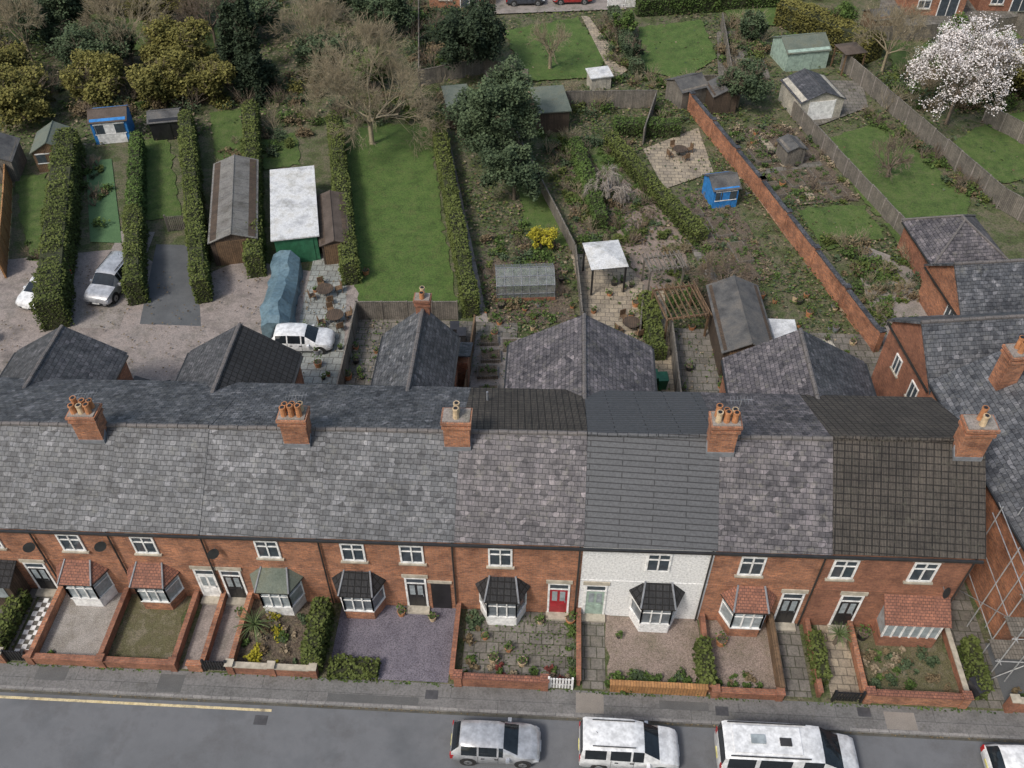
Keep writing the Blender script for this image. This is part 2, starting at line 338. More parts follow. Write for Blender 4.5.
def inpoly(x,y,p):
    c=False;j=len(p)-1
    for i in range(len(p)):
        if (p[i][1]>y)!=(p[j][1]>y) and x<(p[j][0]-p[i][0])*(y-p[i][1])/(p[j][1]-p[i][1])+p[i][0]: c=not c
        j=i
    return c
def scatter(poly,n,rmin,rmax,kinds,seed=0):
    rr=random.Random(seed);out=[];xs=[p[0] for p in poly];ys=[p[1] for p in poly];t=0
    while len(out)<n and t<n*40:
        t+=1;x=rr.uniform(min(xs),max(xs));y=rr.uniform(min(ys),max(ys))
        if inpoly(x,y,poly): out.append((x,y,rr.uniform(rmin,rmax),rr.choice(kinds)))
    return out
def twig_shrubs(name,items,mat):
    segs=[]
    for x,y,r,_ in items:
        for i in range(11):
            a=R.uniform(0,6.28);d=Vector((math.cos(a)*R.uniform(.2,1),math.sin(a)*R.uniform(.2,1),R.uniform(.6,1.6))).normalized();p=Vector((x,y,0));q=p+d*r*R.uniform(.5,.9)
            segs.append((tuple(p),tuple(q),.022,.015))
            for j in range(4):
                d2=(d+Vector((R.gauss(0,.5),R.gauss(0,.5),R.gauss(.1,.3)))).normalized();segs.append((tuple(q),tuple(q+d2*r*R.uniform(.4,.8)),.013,.008))
    segs_mesh(name,segs,mat,None,(items[0][0],items[0][1],0))
# ------------------------------------------------------------------ ground
LAYER=[.004];SOFT=(LWN,LWB,SOIL,GRM,GRK);HARD=[]
def sheet(name,pts,mat,z=None):
    b=MB()
    if mat in (PVB,PVL,PVG,CON,CONP,TAR,LWN,LWB,AST,WDW): HARD.append(list(pts))
    if z is None: z=LAYER[0];LAYER[0]+=.003
    if mat in SOFT:
        q=[]
        for i in range(len(pts)):
            x0,y0=pts[i];x1,y1=pts[(i+1)%len(pts)];n=max(1,int(math.hypot(x1-x0,y1-y0)/.5))
            for k in range(n): q.append((x0+(x1-x0)*k/n+R.gauss(0,.11),y0+(y1-y0)*k/n+R.gauss(0,.11)))
        pts=q
    b.face([(p[0],p[1],z) for p in pts],mat);return b.done(name)
b=MB();b.face([(-600,-600,-.16),(600,-600,-.16),(600,900,-.16),(-600,900,-.16)],GRD);b.done('ground')
b=MB();b.box(-150,150,-5.28,160,-.15,0,GRD);b.done('garden_ground')
b=MB();b.face([(-300,-14.2,-.12),(300,-14.2,-.12),(300,-5.42,-.12),(-300,-5.42,-.12)],ASP);b.done('road')
b=MB();b.box(-300,300,-5.42,-5.28,-.15,.012,KRB);b.done('kerb')
b=MB();b.box(-300,300,-14.34,-14.2,-.15,.012,KRB);b.box(-300,300,-17,-14.34,-.15,0,PAV);b.done('pavement')
b=MB();b.face([(-150,-5.28,.003),(150,-5.28,.003),(150,-4.1,.003),(-150,-4.1,.003)],PAV);b.done('pavement')
YLW=nmat('yellow_road_paint',[(.42,.33,.17),(.6,.5,.3),(.25,.21,.14)],2,.8,20)
WHP=nmat('white_road_paint',[(.45,.45,.45),(.65,.65,.65)],2,.8,20)
b=MB();b.face([(-60,-5.86,-.112),(-8.3,-5.86,-.112),(-8.3,-5.73,-.112),(-60,-5.73,-.112)],YLW);b.done('yellow_line_marking')
b=MB()
for i in range(-12,13): b.face([(i*6,-9.86,-.112),(i*6+2,-9.86,-.112),(i*6+2,-9.76,-.112),(i*6,-9.76,-.112)],WHP)
b.done('centre_line_marking')
IRN=plain('cast_iron',(.06,.06,.065),.6)
b=MB()
for x,y in ((-9,-6.5),(-1.2,-4.9),(19,-4.7),(12.4,-5.0)): b.box(x,x+.6,y,y+.45,-.2,.010 if y>-5.2 else -.108,IRN)
b.done('manhole_cover')
GTR=nmat('gutter_dirt',[(.06,.058,.05),(.1,.095,.08)],1.5,.95,20)
b=MB();b.face([(-300,-5.56,-.116),(300,-5.56,-.116),(300,-5.42,-.116),(-300,-5.42,-.116)],GTR);b.done('road_gutter')
PT2=nmat('pavement_repair',[(.085,.085,.085),(.11,.11,.108)],1,.9,30);PT3=nmat('pavement_concrete_repair',[(.2,.18,.16),(.25,.225,.20)],1,.9,30)
for x0,x1,y0,y1,m in ((-14,-12.8,-5.2,-4.3,PT2),(-5.8,-1.5,-5.25,-4.85,PT2),(20.2,21.6,-5.25,-4.4,PT3),(5.9,7.2,-5.2,-4.2,PT3),(9.8,12.1,-4.8,-4.4,PT2),(-20,-18.5,-4.9,-4.2,PT2)):
    b=MB();b.face([(x0,y0,.0065),(x1,y0,.0065),(x1,y1,.0065),(x0,y1,.0065)],m);b.done('pavement_patch')
# ------------------------------------------------------------------ terrace houses
EZ=6.2;RZ=9.2;RY=3.8;BY=9.1;BZ=6.65
def window(b,xc,z0,w,h,y=0,glass=GLS,lint=STN):
    Y=y
    b.box(xc-w/2,xc+w/2,Y-.02,Y+.05,z0,z0+h,glass)
    for a,c in ((xc-w/2-.02,xc-w/2+.07),(xc+w/2-.07,xc+w/2+.02),(xc-.035,xc+.035)): b.box(a,c,Y-.07,Y+.02,z0+.0,z0+h,WFR)
    for a,c in ((z0-.02,z0+.08),(z0+h-.08,z0+h+.02),(z0+h*.66,z0+h*.66+.05)): b.box(xc-w/2+.07,xc+w/2-.07,Y-.065,Y+.02,a,c,WFR)
    if lint:
        b.box(xc-w/2-.15,xc+w/2+.15,Y-.045,Y+.03,z0+h+.03,z0+h+.26,lint);b.box(xc-w/2-.12,xc+w/2+.12,Y-.13,Y+.03,z0-.12,z0-.03,lint)
def door(b,xc,z0,m,frame=WFR,w=.88,h=2.02,y=0,lint=STN):
    b.box(xc-w/2-.1,xc-w/2,y-.05,y+.03,z0,z0+h+.5,frame);b.box(xc+w/2,xc+w/2+.1,y-.05,y+.03,z0,z0+h+.5,frame)
    b.box(xc-w/2,xc+w/2,y-.05,y+.03,z0+h,z0+h+.07,frame);b.box(xc-w/2,xc+w/2,y-.05,y+.03,z0+h+.43,z0+h+.5,frame)
    b.box(xc-w/2,xc+w/2,y-.015,y+.03,z0+h+.07,z0+h+.43,GLS)
    b.box(xc-w/2,xc+w/2,y-.03,y+.03,z0,z0+h,m)
    for sx in (-1,1):
        b.box(xc+sx*w*.22-.13,xc+sx*w*.22+.13,y-.045,y-.02,z0+.2,z0+.85,m)
        b.box(xc+sx*w*.22-.13,xc+sx*w*.22+.13,y-.045,y-.02,z0+1.05,z0+1.85,GLC)
    b.box(xc+w*.36,xc+w*.36+.04,y-.08,y-.03,z0+.95,z0+1.05,LED)
    if lint: b.box(xc-w/2-.2,xc+w/2+.2,y-.06,y+.03,z0+h+.53,z0+h+.78,lint)
    b.box(xc-w/2-.15,xc+w/2+.15,y-.45,y-.0,0,max(z0,.1),STN)
def bay(e,xc,wall,roof,w=2.3,pr=.85,z1=2.35,glass=GLC,frame=WFR,rz=.75):
    hw=w/2;f=hw*.62;P=[(xc-hw,0),(xc-f,-pr),(xc+f,-pr),(xc+hw,0)]
    b=MB();b.ext([(x,y,0) for x,y in P],(0,0,.75),wall)
    Q=[(xc+(x-xc)*1.04,y*1.06) for x,y in P]
    b.ext([(x,y,.76) for x,y in Q],(0,0,.07),frame);b.ext([(x,y,z1-.16) for x,y in Q],(0,0,.17),frame)
    G=[(xc+(x-xc)*.97,y*.95) for x,y in P];b.ext([(x,y,.83) for x,y in G],(0,0,z1-.99),glass)
    for i in range(3):
        (ax,ay),(bx,by)=P[i],P[i+1];nseg=3 if i==1 else 1
        for k in range(nseg+1):
            t=k/nseg;px=ax+(bx-ax)*t;py=ay+(by-ay)*t
            b.cyl((px,py,.83),(px,py,z1-.16),.045,.045,4,frame)
        zt=.83+(z1-.99)*.68
        b.cyl((ax,ay,zt),(bx,by,zt),.03,.03,4,frame)
    b.done('bay_window',e)
    b=MB();O=[(xc-hw-.2,-.0),(xc-f-.12,-pr-.18),(xc+f+.12,-pr-.18),(xc+hw+.2,-.0)];z=z1+.01;k=.42
    T=[(xc-hw*k-.15,-.0),(xc+hw*k+.15,-.0)]
    b.slab([(*O[0],z),(*O[1],z),(*T[0],z+rz)],.06,roof);b.slab([(*O[1],z),(*O[2],z),(*T[1],z+rz),(*T[0],z+rz)],.06,roof);b.slab([(*O[2],z),(*O[3],z),(*T[1],z+rz)],.06,roof)
    for a,c in ((O[1],T[0]),(O[2],T[1])): b.cyl((*a,z+.02),(*c,z+rz+.02),.05,.05,6,LED)
    b.ext([(x,y,z-.09) for x,y in O],(0,0,.05),GUT)
    b.done('bay_roof',e)
def chimney(e,xc,yc=3.5,w=1.2,d=.8,z0=7.4,z1=10.6,pots=4,mat=BR,name='chimney'):
    b=MB();b.box(xc-w/2,xc+w/2,yc-d/2,yc+d/2,z0,z1-.45,mat)
    b.box(xc-w/2-.07,xc+w/2+.07,yc-d/2-.07,yc+d/2+.07,z1-.45,z1-.3,mat);b.box(xc-w/2-.02,xc+w/2+.02,yc-d/2-.02,yc+d/2+.02,z1-.3,z1-.15,BRD);b.box(xc-w/2-.1,xc+w/2+.1,yc-d/2-.1,yc+d/2+.1,z1-.15,z1,mat)
    b.box(xc-w/2-.02,xc+w/2+.02,yc-d/2-.02,yc+d/2+.02,z1,z1+.06,CON)
    if name=='chimney':
        zf=EZ+(RZ-EZ)/(RY+.28)*(yc-d/2+.28);b.box(xc-w/2-.03,xc+w/2+.03,yc-d/2-.03,yc-d/2,zf-.1,zf+.22,LED)
        for sx in (-1,1): b.ext([(xc+sx*w/2,yc-d/2,zf-.1),(xc+sx*w/2,yc,zf+.3),(xc+sx*w/2,yc,zf+.55),(xc+sx*w/2,yc-d/2,zf+.22)],(sx*.03,0,0),LED)
    n=(pots+1)//2
    for i in range(pots):
        px=xc+(i%n-(n-1)/2)*(w*.9/n);py=yc+(-.17 if i<n else .17);m=R.choice([POT,POT,POTB]);hh=R.uniform(.4,.75)
        b.cyl((px,py,z1+.05),(px,py,z1+.05+hh),.15,.12,10,m);b.cyl((px,py,z1+.05+hh-.09),(px,py,z1+.05+hh),.15,.15,10,m);b.cyl((px,py,z1+.05+hh),(px,py,z1+.06+hh),.09,.09,8,BLK)
    b.done(name,e)
def aerial(e,x,y,z):
    b=MB();b.cyl((x,y,z),(x,y,z+1.1),.02,.02,5,LED);b.cyl((x-.5,y,z+1.05),(x+.5,y+.1,z+1.05),.012,.012,4,LED)
    for i in range(7): b.cyl((x-.45+i*.15,y-.22,z+1.05),(x-.45+i*.15,y+.28,z+1.05),.008,.008,4,LED)
    b.done('tv_aerial',e)
def dish(e,x,z):
    b=MB();b.cyl((x,-.0,z),(x,-.3,z),.02,.02,5,LED);b.cyl((x,-.3,z),(x+.04,-.36,z+.03),.1,.28,14,GUT);b.done('satellite_dish',e)
def ridge_tiles(b,p0,p1,m):
    p0=Vector(p0);p1=Vector(p1);n=int((p1-p0).length/.45)
    for i in range(n):
        a=p0.lerp(p1,i/n);c=p0.lerp(p1,(i+.94)/n);dz=Vector((0,0,R.uniform(-.02,.02)));b.cyl(a+dz,c+dz,.12,.115,7,m)
def house(x0,x1,wall,roof,wins=(),bays=(),doors=(),chims=(),bayroof=PAND,broof=None,name='brick_house',gutter=GUT,bayglass=None,ends=''):
    e=empty(name,((x0+x1)/2,4.5,0))
    b=MB();b.ext([(x0,0,-.1),(x0,0,EZ-.02),(x0,RY,RZ-.2),(x0,BY,BZ-.2),(x0,BY,-.1)],(x1-x0,0,0),wall);b.done('walls',e)
    b=MB();g0=.12 if 'L' in ends else 0;g1=.12 if 'R' in ends else 0
    xa,xb=x0-g0+.004,x1+g1-.004;dz=R.uniform(-.03,.03)
    b.slab([(xa,-.28,EZ-.1+dz),(xb,-.28,EZ-.1+dz),(xb,RY,RZ+dz),(xa,RY,RZ+dz)],.12,roof)
    b.slab([(xa,RY,RZ+dz),(xb,RY,RZ+dz),(xb,BY+.2,BZ-.06),(xa,BY+.2,BZ-.06)],.12,broof or roof)
    ridge_tiles(b,(xa,RY,RZ+dz),(xb,RY,RZ+dz),roof if roof in (SMT,PAN) else BRT)
    b.done('roof',e)
    b=MB();b.box(x0,x1,-.06,.0,EZ-.34,EZ-.16,WFR);b.box(x0,x1,-.42,-.3,EZ-.24,EZ-.13,gutter);b.cyl((x1-.15,-.1,0),(x1-.15,-.1,EZ-.2),.045,.045,8,gutter)
    b.box(x0,x1,-.03,-.0,3.02,3.1,wall)
    b.done('gutter_and_downpipe',e)
    b=MB()
    for w in wins: window(b,w,4.0,1.1,1.4,glass=R.choice([GLS,GLC,GLS]),lint=None if wall==WHT else STN)
    for w in (.3,.7):
        xx=x0+(x1-x0)*w;b.box(xx-.5,xx+.5,BY-.02,BY+.04,4.1,5.3,GLS);b.box(xx-.55,xx+.55,BY-.02,BY+.06,4.02,4.1,WFR);b.box(xx-.04,xx+.04,BY-.02,BY+.07,4.1,5.3,WFR)
    b.done('windows',e)
    for q in bays: bay(e,q,WHT if wall==WHT else WFR if R.random()<.3 else wall,bayroof,glass=bayglass or R.choice([GLC,GLB,GLB]))
    for q,m in doors:
        b=MB();door(b,q,.15,m);b.done('door',e)
    for q,k in chims: chimney(e,q,pots=k)
    return e
BRT=nmat('ridge_tile_grey',[(.10,.095,.095),(.15,.135,.13)],2,.8)
SHEAR[0]=.0034
hA=house(-34.5,-20.2,BR,SL,(-30,-26,-22.7),(-28,),((-21.2,BLK),(-25.5,WFR)),((-27.5,4),),PAND)
h1=house(-20.2,-16.4,BR,SL,(-18.6,),(-18.8,),(),((-17.5,6),),CLAY)
h2=house(-16.4,-11.9,BR,SL,(-15.0,),(-15.2,),((-12.6,WFR),),(),CLAY)
h3=house(-11.9,-6.3,BR,SL,(-9.0,),(-9.0,),((-11.3,BLK),),((-7.6,6),),FLG)
h4=house(-6.3,0,BR,SL,(-4.9,-2.1),(-4.9,),((-2.1,BLK),),(),PAND)
h5=house(0,5.95,BR,SLP,(2.1,),(2.2,),((4.95,RDD),),((-.05,2),),PAND,broof=PAN)
h6=house(5.95,12.0,WHT,SMT,(9.5,),(9.7,),((6.75,GRNP),),((12.0,6),),PAND,name='white_painted_house')
h7=house(12.0,17.1,BR,SLP,(13.8,),(14.1,),((16.2,BLK),),(),CLAY)
h8=house(17.1,23.7,BRD,PAN,(18.0,21.6),(),((19.0,BLK),),((23.0,2),),CLAY,ends='R')
b=MB();b.box(-1.35,-.4,-.03,.02,0,2.3,BLK);b.box(-1.45,-1.35,-.05,.02,0,2.3,BR);b.box(-1.5,-.3,-.06,.02,2.3,2.5,STN);b.done('passage_shade_panel',h4)  # black panel paints the passage's shade; the wall behind is not cut
b=MB();b.box(20.6,23.3,-1.0,0,0,.8,BRD);b.box(20.65,23.25,-.95,0,.8,2.1,GLC)
for i in range(7): b.box(20.62+i*.43,20.7+i*.43,-1.0,-.93,.8,2.1,WFR)
b.box(20.6,23.3,-1.02,-.9,2.02,2.14,WFR);b.slab([(20.4,-1.2,2.1),(23.5,-1.2,2.1),(23.5,-.0,2.85),(20.4,-.0,2.85)],.07,CLAY);b.done('porch_bay',h8)
b=MB();b.box(-24.2,-22.2,-1.1,0,0,2.2,WDK);b.slab([(-24.4,-1.3,2.25),(-22.0,-1.3,2.25),(-22.0,0,2.8),(-24.4,0,2.8)],.07,PAND);b.box(-23.9,-22.5,-1.13,-1.09,1.0,2.0,GLC);b.done('porch',hA)
dish(h1,-17.0,4.9);dish(h3,-11.6,4.6);dish(hA,-20.6,4.6);dish(h8,22.9,3.6)
for e,x in ((h1,-17.1),(h3,-7.3),(h6,12.5)): aerial(e,x,3.6,10.6)
def roofz(y): return RZ-(RZ-BZ)/(BY+.2-RY)*(y-RY)
b=MB();b.slab([(-9.2,5.4,roofz(5.4)+.08),(-8.4,5.4,roofz(5.4)+.08),(-8.4,6.4,roofz(6.4)+.08),(-9.2,6.4,roofz(6.4)+.08)],.05,GLS);b.done('rooflight',h3)
b=MB();b.cyl((1,7.6,6.9),(1,7.6,8.0),.06,.06,8,LED);b.done('soil_vent_pipe',h5)
def wing(e,x0,x1,xr,y1,ez,rz,roofL,roofR,wall=BR,y0=8.2,nm='rear_wing'):
    g=.18
    b=MB();b.ext([(x0,y1,-.1),(x1,y1,-.1),(x1,y1,ez),(xr,y1,rz-.12),(x0,y1,ez)],(0,y0-y1,0),wall);b.done(nm+'_walls',e)
    b=MB();b.slab([(x0-.2,y0-3,ez-.1),(x0-.2,y1+g,ez-.1),(xr,y1+g,rz),(xr,y0-3,rz)],.1,roofL)
    b.slab([(x1+.2,y0-3,ez-.1),(x1+.2,y1+g,ez-.1),(xr,y1+g,rz),(xr,y0-3,rz)],.1,roofR)
    ridge_tiles(b,(xr,y0-2,rz),(xr,y1+g,rz),BRT);b.box(x0-.3,x0-.2,y0,y1,ez-.2,ez-.1,GUT);b.box(x1+.2,x1+.3,y0,y1,ez-.2,ez-.1,GUT);b.done(nm+'_roof',e)
    b=MB()
    for xx in ((x0+xr)/2,(x1+xr)/2): b.box(xx-.5,xx+.5,y1-.02,y1+.04,3.4,4.4,GLS);b.box(xx-.55,xx+.55,y1-.02,y1+.07,3.33,3.4,WFR)
    b.box(x1-.04,x1+.03,y1-2.6,y1-1.6,1,2.2,GLS);b.box(x0-.03,x0+.04,y1-2.6,y1-1.6,1,2.2,GLS);b.done(nm+'_windows',e)
wing(h1,-26.8,-20.6,-23.6,12.9,5.0,7.1,SLD,SLD)
wing(h2,-16.6,-10.4,-13.4,13.2,5.0,7.2,SLD,PAND)
wing(h4,-5.6,-1.5,-3.3,15.4,4.7,6.8,SL,SLD)
wing(h5,1.9,9.8,5.95,14.6,4.9,7.1,SLP,SLP)
wing(h7,14.2,21.8,17.9,14.0,4.7,6.8,SLP,SLD)
SHEAR[0]=0
b=MB();b.box(-20.3,-19.0,9.3,12.6,0,2.4,WHT);b.slab([(-20.35,9.3,3.0),(-18.8,9.3,2.4),(-18.8,12.8,2.4),(-20.35,12.8,3.0)],.08,FLD);b.done('lean_to',h2)
b=MB();b.box(-2.8,-.9,15.7,17.4,0,2.2,BR);b.slab([(-3.0,15.6,2.9),(-.7,15.6,2.9),(-.7,17.6,2.2),(-3.0,17.6,2.2)],.08,SLD);b.done('outhouse',h4)
b=MB();b.box(12.3,14.0,9.2,12,0,2.4,WHT);b.slab([(12.1,9.2,3.2),(14.0,9.2,3.2),(14.0,12.2,2.4),(12.1,12.2,2.4)],.08,SMT);b.done('kitchen_extension',h6)
chimney(h4,-3.3,15.6,.8,.6,4.5,7.4,2,BRD,'rear_chimney')
# ------------------------------------------------------------------ right-hand houses
def gable_house(name,x0,x1,y0,y1,ez,rz,wall,roof,axis='y',wins=(),chs=(),hip=0):
    e=empty(name,((x0+x1)/2,(y0+y1)/2,0));b=MB()
    if axis=='y':
        xm=(x0+x1)/2;b.ext([(x0,y0,-.1),(x1,y0,-.1),(x1,y0,ez),(xm,y0,rz-.12 if not hip else ez+.01),(x0,y0,ez)],(0,y1-y0,0),wall);b.done('walls',e)
        b=MB();g=.25;a,c=y0-g+hip,y1+g-hip
        b.slab([(x0-g,y0-g,ez-.12),(x0-g,y1+g,ez-.12),(xm,c,rz),(xm,a,rz)],.12,roof);b.slab([(x1+g,y0-g,ez-.12),(x1+g,y1+g,ez-.12),(xm,c,rz),(xm,a,rz)],.12,roof)
        if hip:
            b.slab([(x0-g,y0-g,ez-.12),(x1+g,y0-g,ez-.12),(xm,a,rz)],.12,roof);b.slab([(x0-g,y1+g,ez-.12),(x1+g,y1+g,ez-.12),(xm,c,rz)],.12,roof)
            for q in (x0-g,x1+g): b.cyl((q,y0-g,ez-.08),(xm,a,rz+.03),.08,.08,6,BRT);b.cyl((q,y1+g,ez-.08),(xm,c,rz+.03),.08,.08,6,BRT)
        ridge_tiles(b,(xm,a,rz),(xm,c+.01,rz),BRT);b.done('roof',e)
    else:
        ym=(y0+y1)/2;b.ext([(x0,y0,-.1),(x0,y1,-.1),(x0,y1,ez),(x0,ym,rz-.12),(x0,y0,ez)],(x1-x0,0,0),wall);b.done('walls',e)
        b=MB();g=.25
        b.slab([(x0-g,y0-g,ez-.12),(x1+g,y0-g,ez-.12),(x1+g,ym,rz),(x0-g,ym,rz)],.12,roof);b.slab([(x0-g,y1+g,ez-.12),(x1+g,y1+g,ez-.12),(x1+g,ym,rz),(x0-g,ym,rz)],.12,roof)
        ridge_tiles(b,(x0-g,ym,rz),(x1+g,ym,rz),BRT);b.done('roof',e)
    b=MB();b.box(x0-.34,x0-.25,y0,y1,ez-.22,ez-.12,GUT)
    for side,p,z,w,h in wins:
        if side=='L': 
            b.box(x0-.03,x0+.03,p-w/2,p+w/2,z,z+h,GLS)
            for q in (p-w/2,p-.03,p+w/2-.06): b.box(x0-.07,x0+.0,q,q+.06,z,z+h,WFR)
            b.box(x0-.075,x0,p-w/2,p+w/2,z+h,z+h+.06,WFR);b.box(x0-.1,x0,p-w/2-.1,p+w/2+.1,z-.1,z,STN)
        else: window(b,p,z,w,h,y=y0)
    b.done('windows_and_gutter',e)
    for cx,cy,zz in chs: chimney(e,cx,cy,.9,.9,ez,zz,2,name='side_chimney')
    return e
GT[0]=TR(26.6,-.6,math.radians(8))
hr=gable_house('brick_house',0,9.5,0,12.2,6.1,9.0,BR,SL,'y',(('L',8.6,3.4,.9,1.2),('F',2.4,3.7,1.1,1.3),('F',6.6,3.7,1.1,1.3)),((2.4,10.6,9.7),))
b=MB();b.slab([(1.4,4.6,7.0),(1.4,5.9,7.0),(2.5,5.9,7.68),(2.5,4.6,7.68)],.06,GLS);b.slab([(1.3,4.5,6.9),(1.3,6.0,6.9),(2.6,6.0,7.7),(2.6,4.5,7.7)],.08,WFR);b.done('rooflight',hr)
hr2=gable_house('brick_house',.25,11,12.4,18.2,5.3,7.7,BRD,SL,'x',(('L',13.9,2.9,.9,1.2),('L',16.2,3.0,.8,1.1)))
hr3=gable_house('brick_house',6.5,16,20.5,26.0,3.0,5.2,BR,SL,'x',(('L',22,1.4,1,1.1),))
b=MB();b.box(2.6,6.4,18.2,21.5,0,2.3,BR);b.slab([(2.4,18.2,3.0),(6.5,18.2,3.0),(6.5,21.7,2.3),(2.4,21.7,2.3)],.08,SL);b.done('outhouse')
hg=gable_house('hipped_garage',7.4,12.4,26.8,31.8,2.5,4.3,BRD,SLP,'y',(),(),2.5)
hx=gable_house('brick_house',11.5,22,-2,9,6.0,9.4,BRD,SLP,'x')
GT[0]=Matrix.Identity(4)
ALU=plain('scaffold_tube',(.5,.51,.52),.4,.4)
b=MB()
for x in (25.4,26.3,28.4,30.6):
    for y in (-2.6,-1.5,.3 if x<26.4 else -1.5,2.6 if x<26.4 else -1.5):
        b.cyl((x,y,0),(x,y,6.8),.03,.03,6,ALU)
for z in (1.9,3.9,5.8,6.6):
    for y in (-2.6,-1.5): b.cyl((25.2,y,z),(30.9,y,z),.025,.025,5,ALU)
    for x in (25.4,): b.cyl((x,-2.8,z),(x,3,z),.025,.025,5,ALU)
for z in (1.95,3.95,5.85):
    for k in range(4): b.box(25.2,30.8,-2.5+k*.25,-2.28+k*.25,z,z+.05,WDG)
b.cyl((25.4,-2.6,0),(28.4,-2.6,3.9),.025,.025,5,ALU);b.cyl((30.6,-2.6,1.9),(26.3,-2.6,5.8),.025,.025,5,ALU);b.cyl((25.4,2.6,0),(25.4,-1.5,3.9),.025,.025,5,ALU)
b.done('scaffolding')
# ------------------------------------------------------------------ front gardens
def wallrun(name,pts,h,w,m,cop=None,piers=0):
    b=MB()
    for (x0,y0),(x1,y1) in zip(pts[:-1],pts[1:]):
        L=math.hypot(x1-x0,y1-y0);b.T=TR(x0,y0,math.atan2(y1-y0,x1-x0));b.box(0,L,-w/2,w/2,-.05,h,m)
        if cop: b.box(-.04,L+.04,-w/2-.04,w/2+.04,h,h+.07,cop)
        if piers:
            n=max(1,int(L/piers))
            for i in range(n+1): q=L*i/n;b.box(q-w*.75,q+w*.75,-w*.75,w*.75,-.05,h+.16,m);b.box(q-w*.9,q+w*.9,-w*.9,w*.9,h+.16,h+.22,cop or m)
    return b.done(name)
def fence(name,pts,h,m,posts=None,step=1.9,t=.05,gap=0):
    b=MB()
    for (x0,y0),(x1,y1) in zip(pts[:-1],pts[1:]):
        L=math.hypot(x1-x0,y1-y0);b.T=TR(x0,y0,math.atan2(y1-y0,x1-x0));n=max(1,round(L/step))
        for i in range(n+1): b.box(L*i/n-.05,L*i/n+.05,-.06,.06,-.05,h+.08,posts or m)
        for i in range(n):
            a,c=L*i/n+.05,L*(i+1)/n-.05;dz=R.uniform(-.05,.05)
            if gap:
                k=int((c-a)/.14)
                for j in range(k): b.box(a+j*.14,a+j*.14+.09,-t/2,t/2,.08,h+dz,m)
                b.box(a,c,t/2,t/2+.04,h*.3,h*.3+.08,m);b.box(a,c,t/2,t/2+.04,h*.8,h*.8+.08,m)
            else: b.box(a,c,-t/2,t/2,.05,h+dz,m);b.box(a,c,-t,t,h+dz,h+dz+.04,m)
    return b.done(name)
def fg(n,x0,x1,y0,y1,m): return sheet(n,[(x0,y0),(x1,y0),(x1,y1),(x0,y1)],m)
fg('front_path',-21.6,-20.5,-4,-.0,PVG);fg('gravel_bed',-20.3,-17.2,-3.9,0,GRV);fg('gravel_bed',-16.8,-13.8,-3.9,0,GRM)
fg('front_path',-13.1,-10.7,-4.0,0,CONP);fg('planting_bed',-10.6,-7.5,-3.9,0,SOIL);fg('gravel_bed',-6.0,-.2,-4.05,0,GRP)
fg('front_patio',.4,5.8,-4,0,PVG);fg('front_path',6.2,7.3,-4.0,0,PVG);fg('gravel_bed',7.4,12,-3.9,0,GRK);fg('gravel_bed',12.2,15.4,-3.9,0,GRK);fg('front_path',15.5,17,-3.9,0,PVG)
fg('front_path',17.9,19.3,-3.9,0,PVB);fg('planting_bed',19.4,24,-3.9,0,GRM);fg('front_path',24.2,26,-4,12,PVG);fg('driveway',26,40,-4,-.6,TAR);fg('driveway',-34,-21.7,-4,0,PVG)
b=MB()
for i in range(4):
    for j in range(13):
        if (i+j)%2: b.box(-21.55+i*.26,-21.3+i*.26,-3.9+j*.26,-3.65+j*.26,0,.045,WFR)
b.done('chequered_path_tiles')
wf=-4.0
wallrun('front_garden_wall',[(-34,wf),(-21.8,wf)],.7,.22,BR,STN,3);wallrun('front_garden_wall',[(-20.4,wf),(-13.4,wf)],.55,.22,BRD,BRD,3.4)
wallrun('front_garden_wall',[(-12.7,wf),(-12.0,wf)],.6,.22,BR,BR);wallrun('front_garden_wall',[(-10.6,wf),(-6.6,wf)],.65,.22,BRD,STN,2)
wallrun('front_garden_wall',[(.3,wf-.05),(4.4,wf-.05)],.75,.24,BRD,CLAY,4);wallrun('front_garden_wall',[(7.5,wf),(12.0,wf)],.7,.2,WDO,WDO)
wallrun('front_garden_wall',[(12.4,wf),(15.4,wf)],.5,.22,BRD,BRD,3);wallrun('front_garden_wall',[(19.5,wf+.1),(23.9,wf+.1)],.8,.24,BR,CLAY,2.2);wallrun('front_garden_wall',[(26,wf),(34,wf)],.9,.24,BRD,STN,3)
for x,m in ((-20.4,BR),(-17.0,BRD),(-13.4,BRD),(-12.0,BR),(-10.65,BR),(-.02,BRD),(6.0,BRD),(12.15,BRD),(15.45,WDB),(17.3,BRD),(19.4,BR),(24.1,BRD)):
    wallrun('side_garden_wall',[(x,-3.87),(x,-.02)],.55 if x!=15.45 else .9,.16,m,m if x!=24.1 else STN)
fence('garden_gate',[(4.6,-4.05),(5.7,-4.05)],.95,WFR,step=1.1,gap=1);fence('garden_gate',[(-21.6,-4),(-20.6,-4)],.9,BLK,step=1.0,gap=1);fence('garden_gate',[(-11.9,-4),(-10.8,-4)],.9,BLK,step=1.1,gap=1)
fence('garden_gate',[(17.9,-4),(19.2,-4)],.9,BLK,step=1.2,gap=1)
hedge('garden_hedge',[(-6.7,-.7),(-6.7,-3.8)],.8,1.7,'hedge');hedge('garden_hedge',[(-5.9,-3.7),(-3.6,-3.7)],.8,.6,'hedge')
hedge('garden_hedge',[(12.0,-1.6),(12.0,-3.8)],.6,1.1);hedge('garden_hedge',[(17.5,-.9),(17.5,-3.2)],.55,1.0);hedge('garden_hedge',[(-22.2,-.7),(-22.2,-3.6)],.7,1.1);hedge('garden_hedge',[(24.8,-3.6),(24.8,-1.0)],.5,1.3)
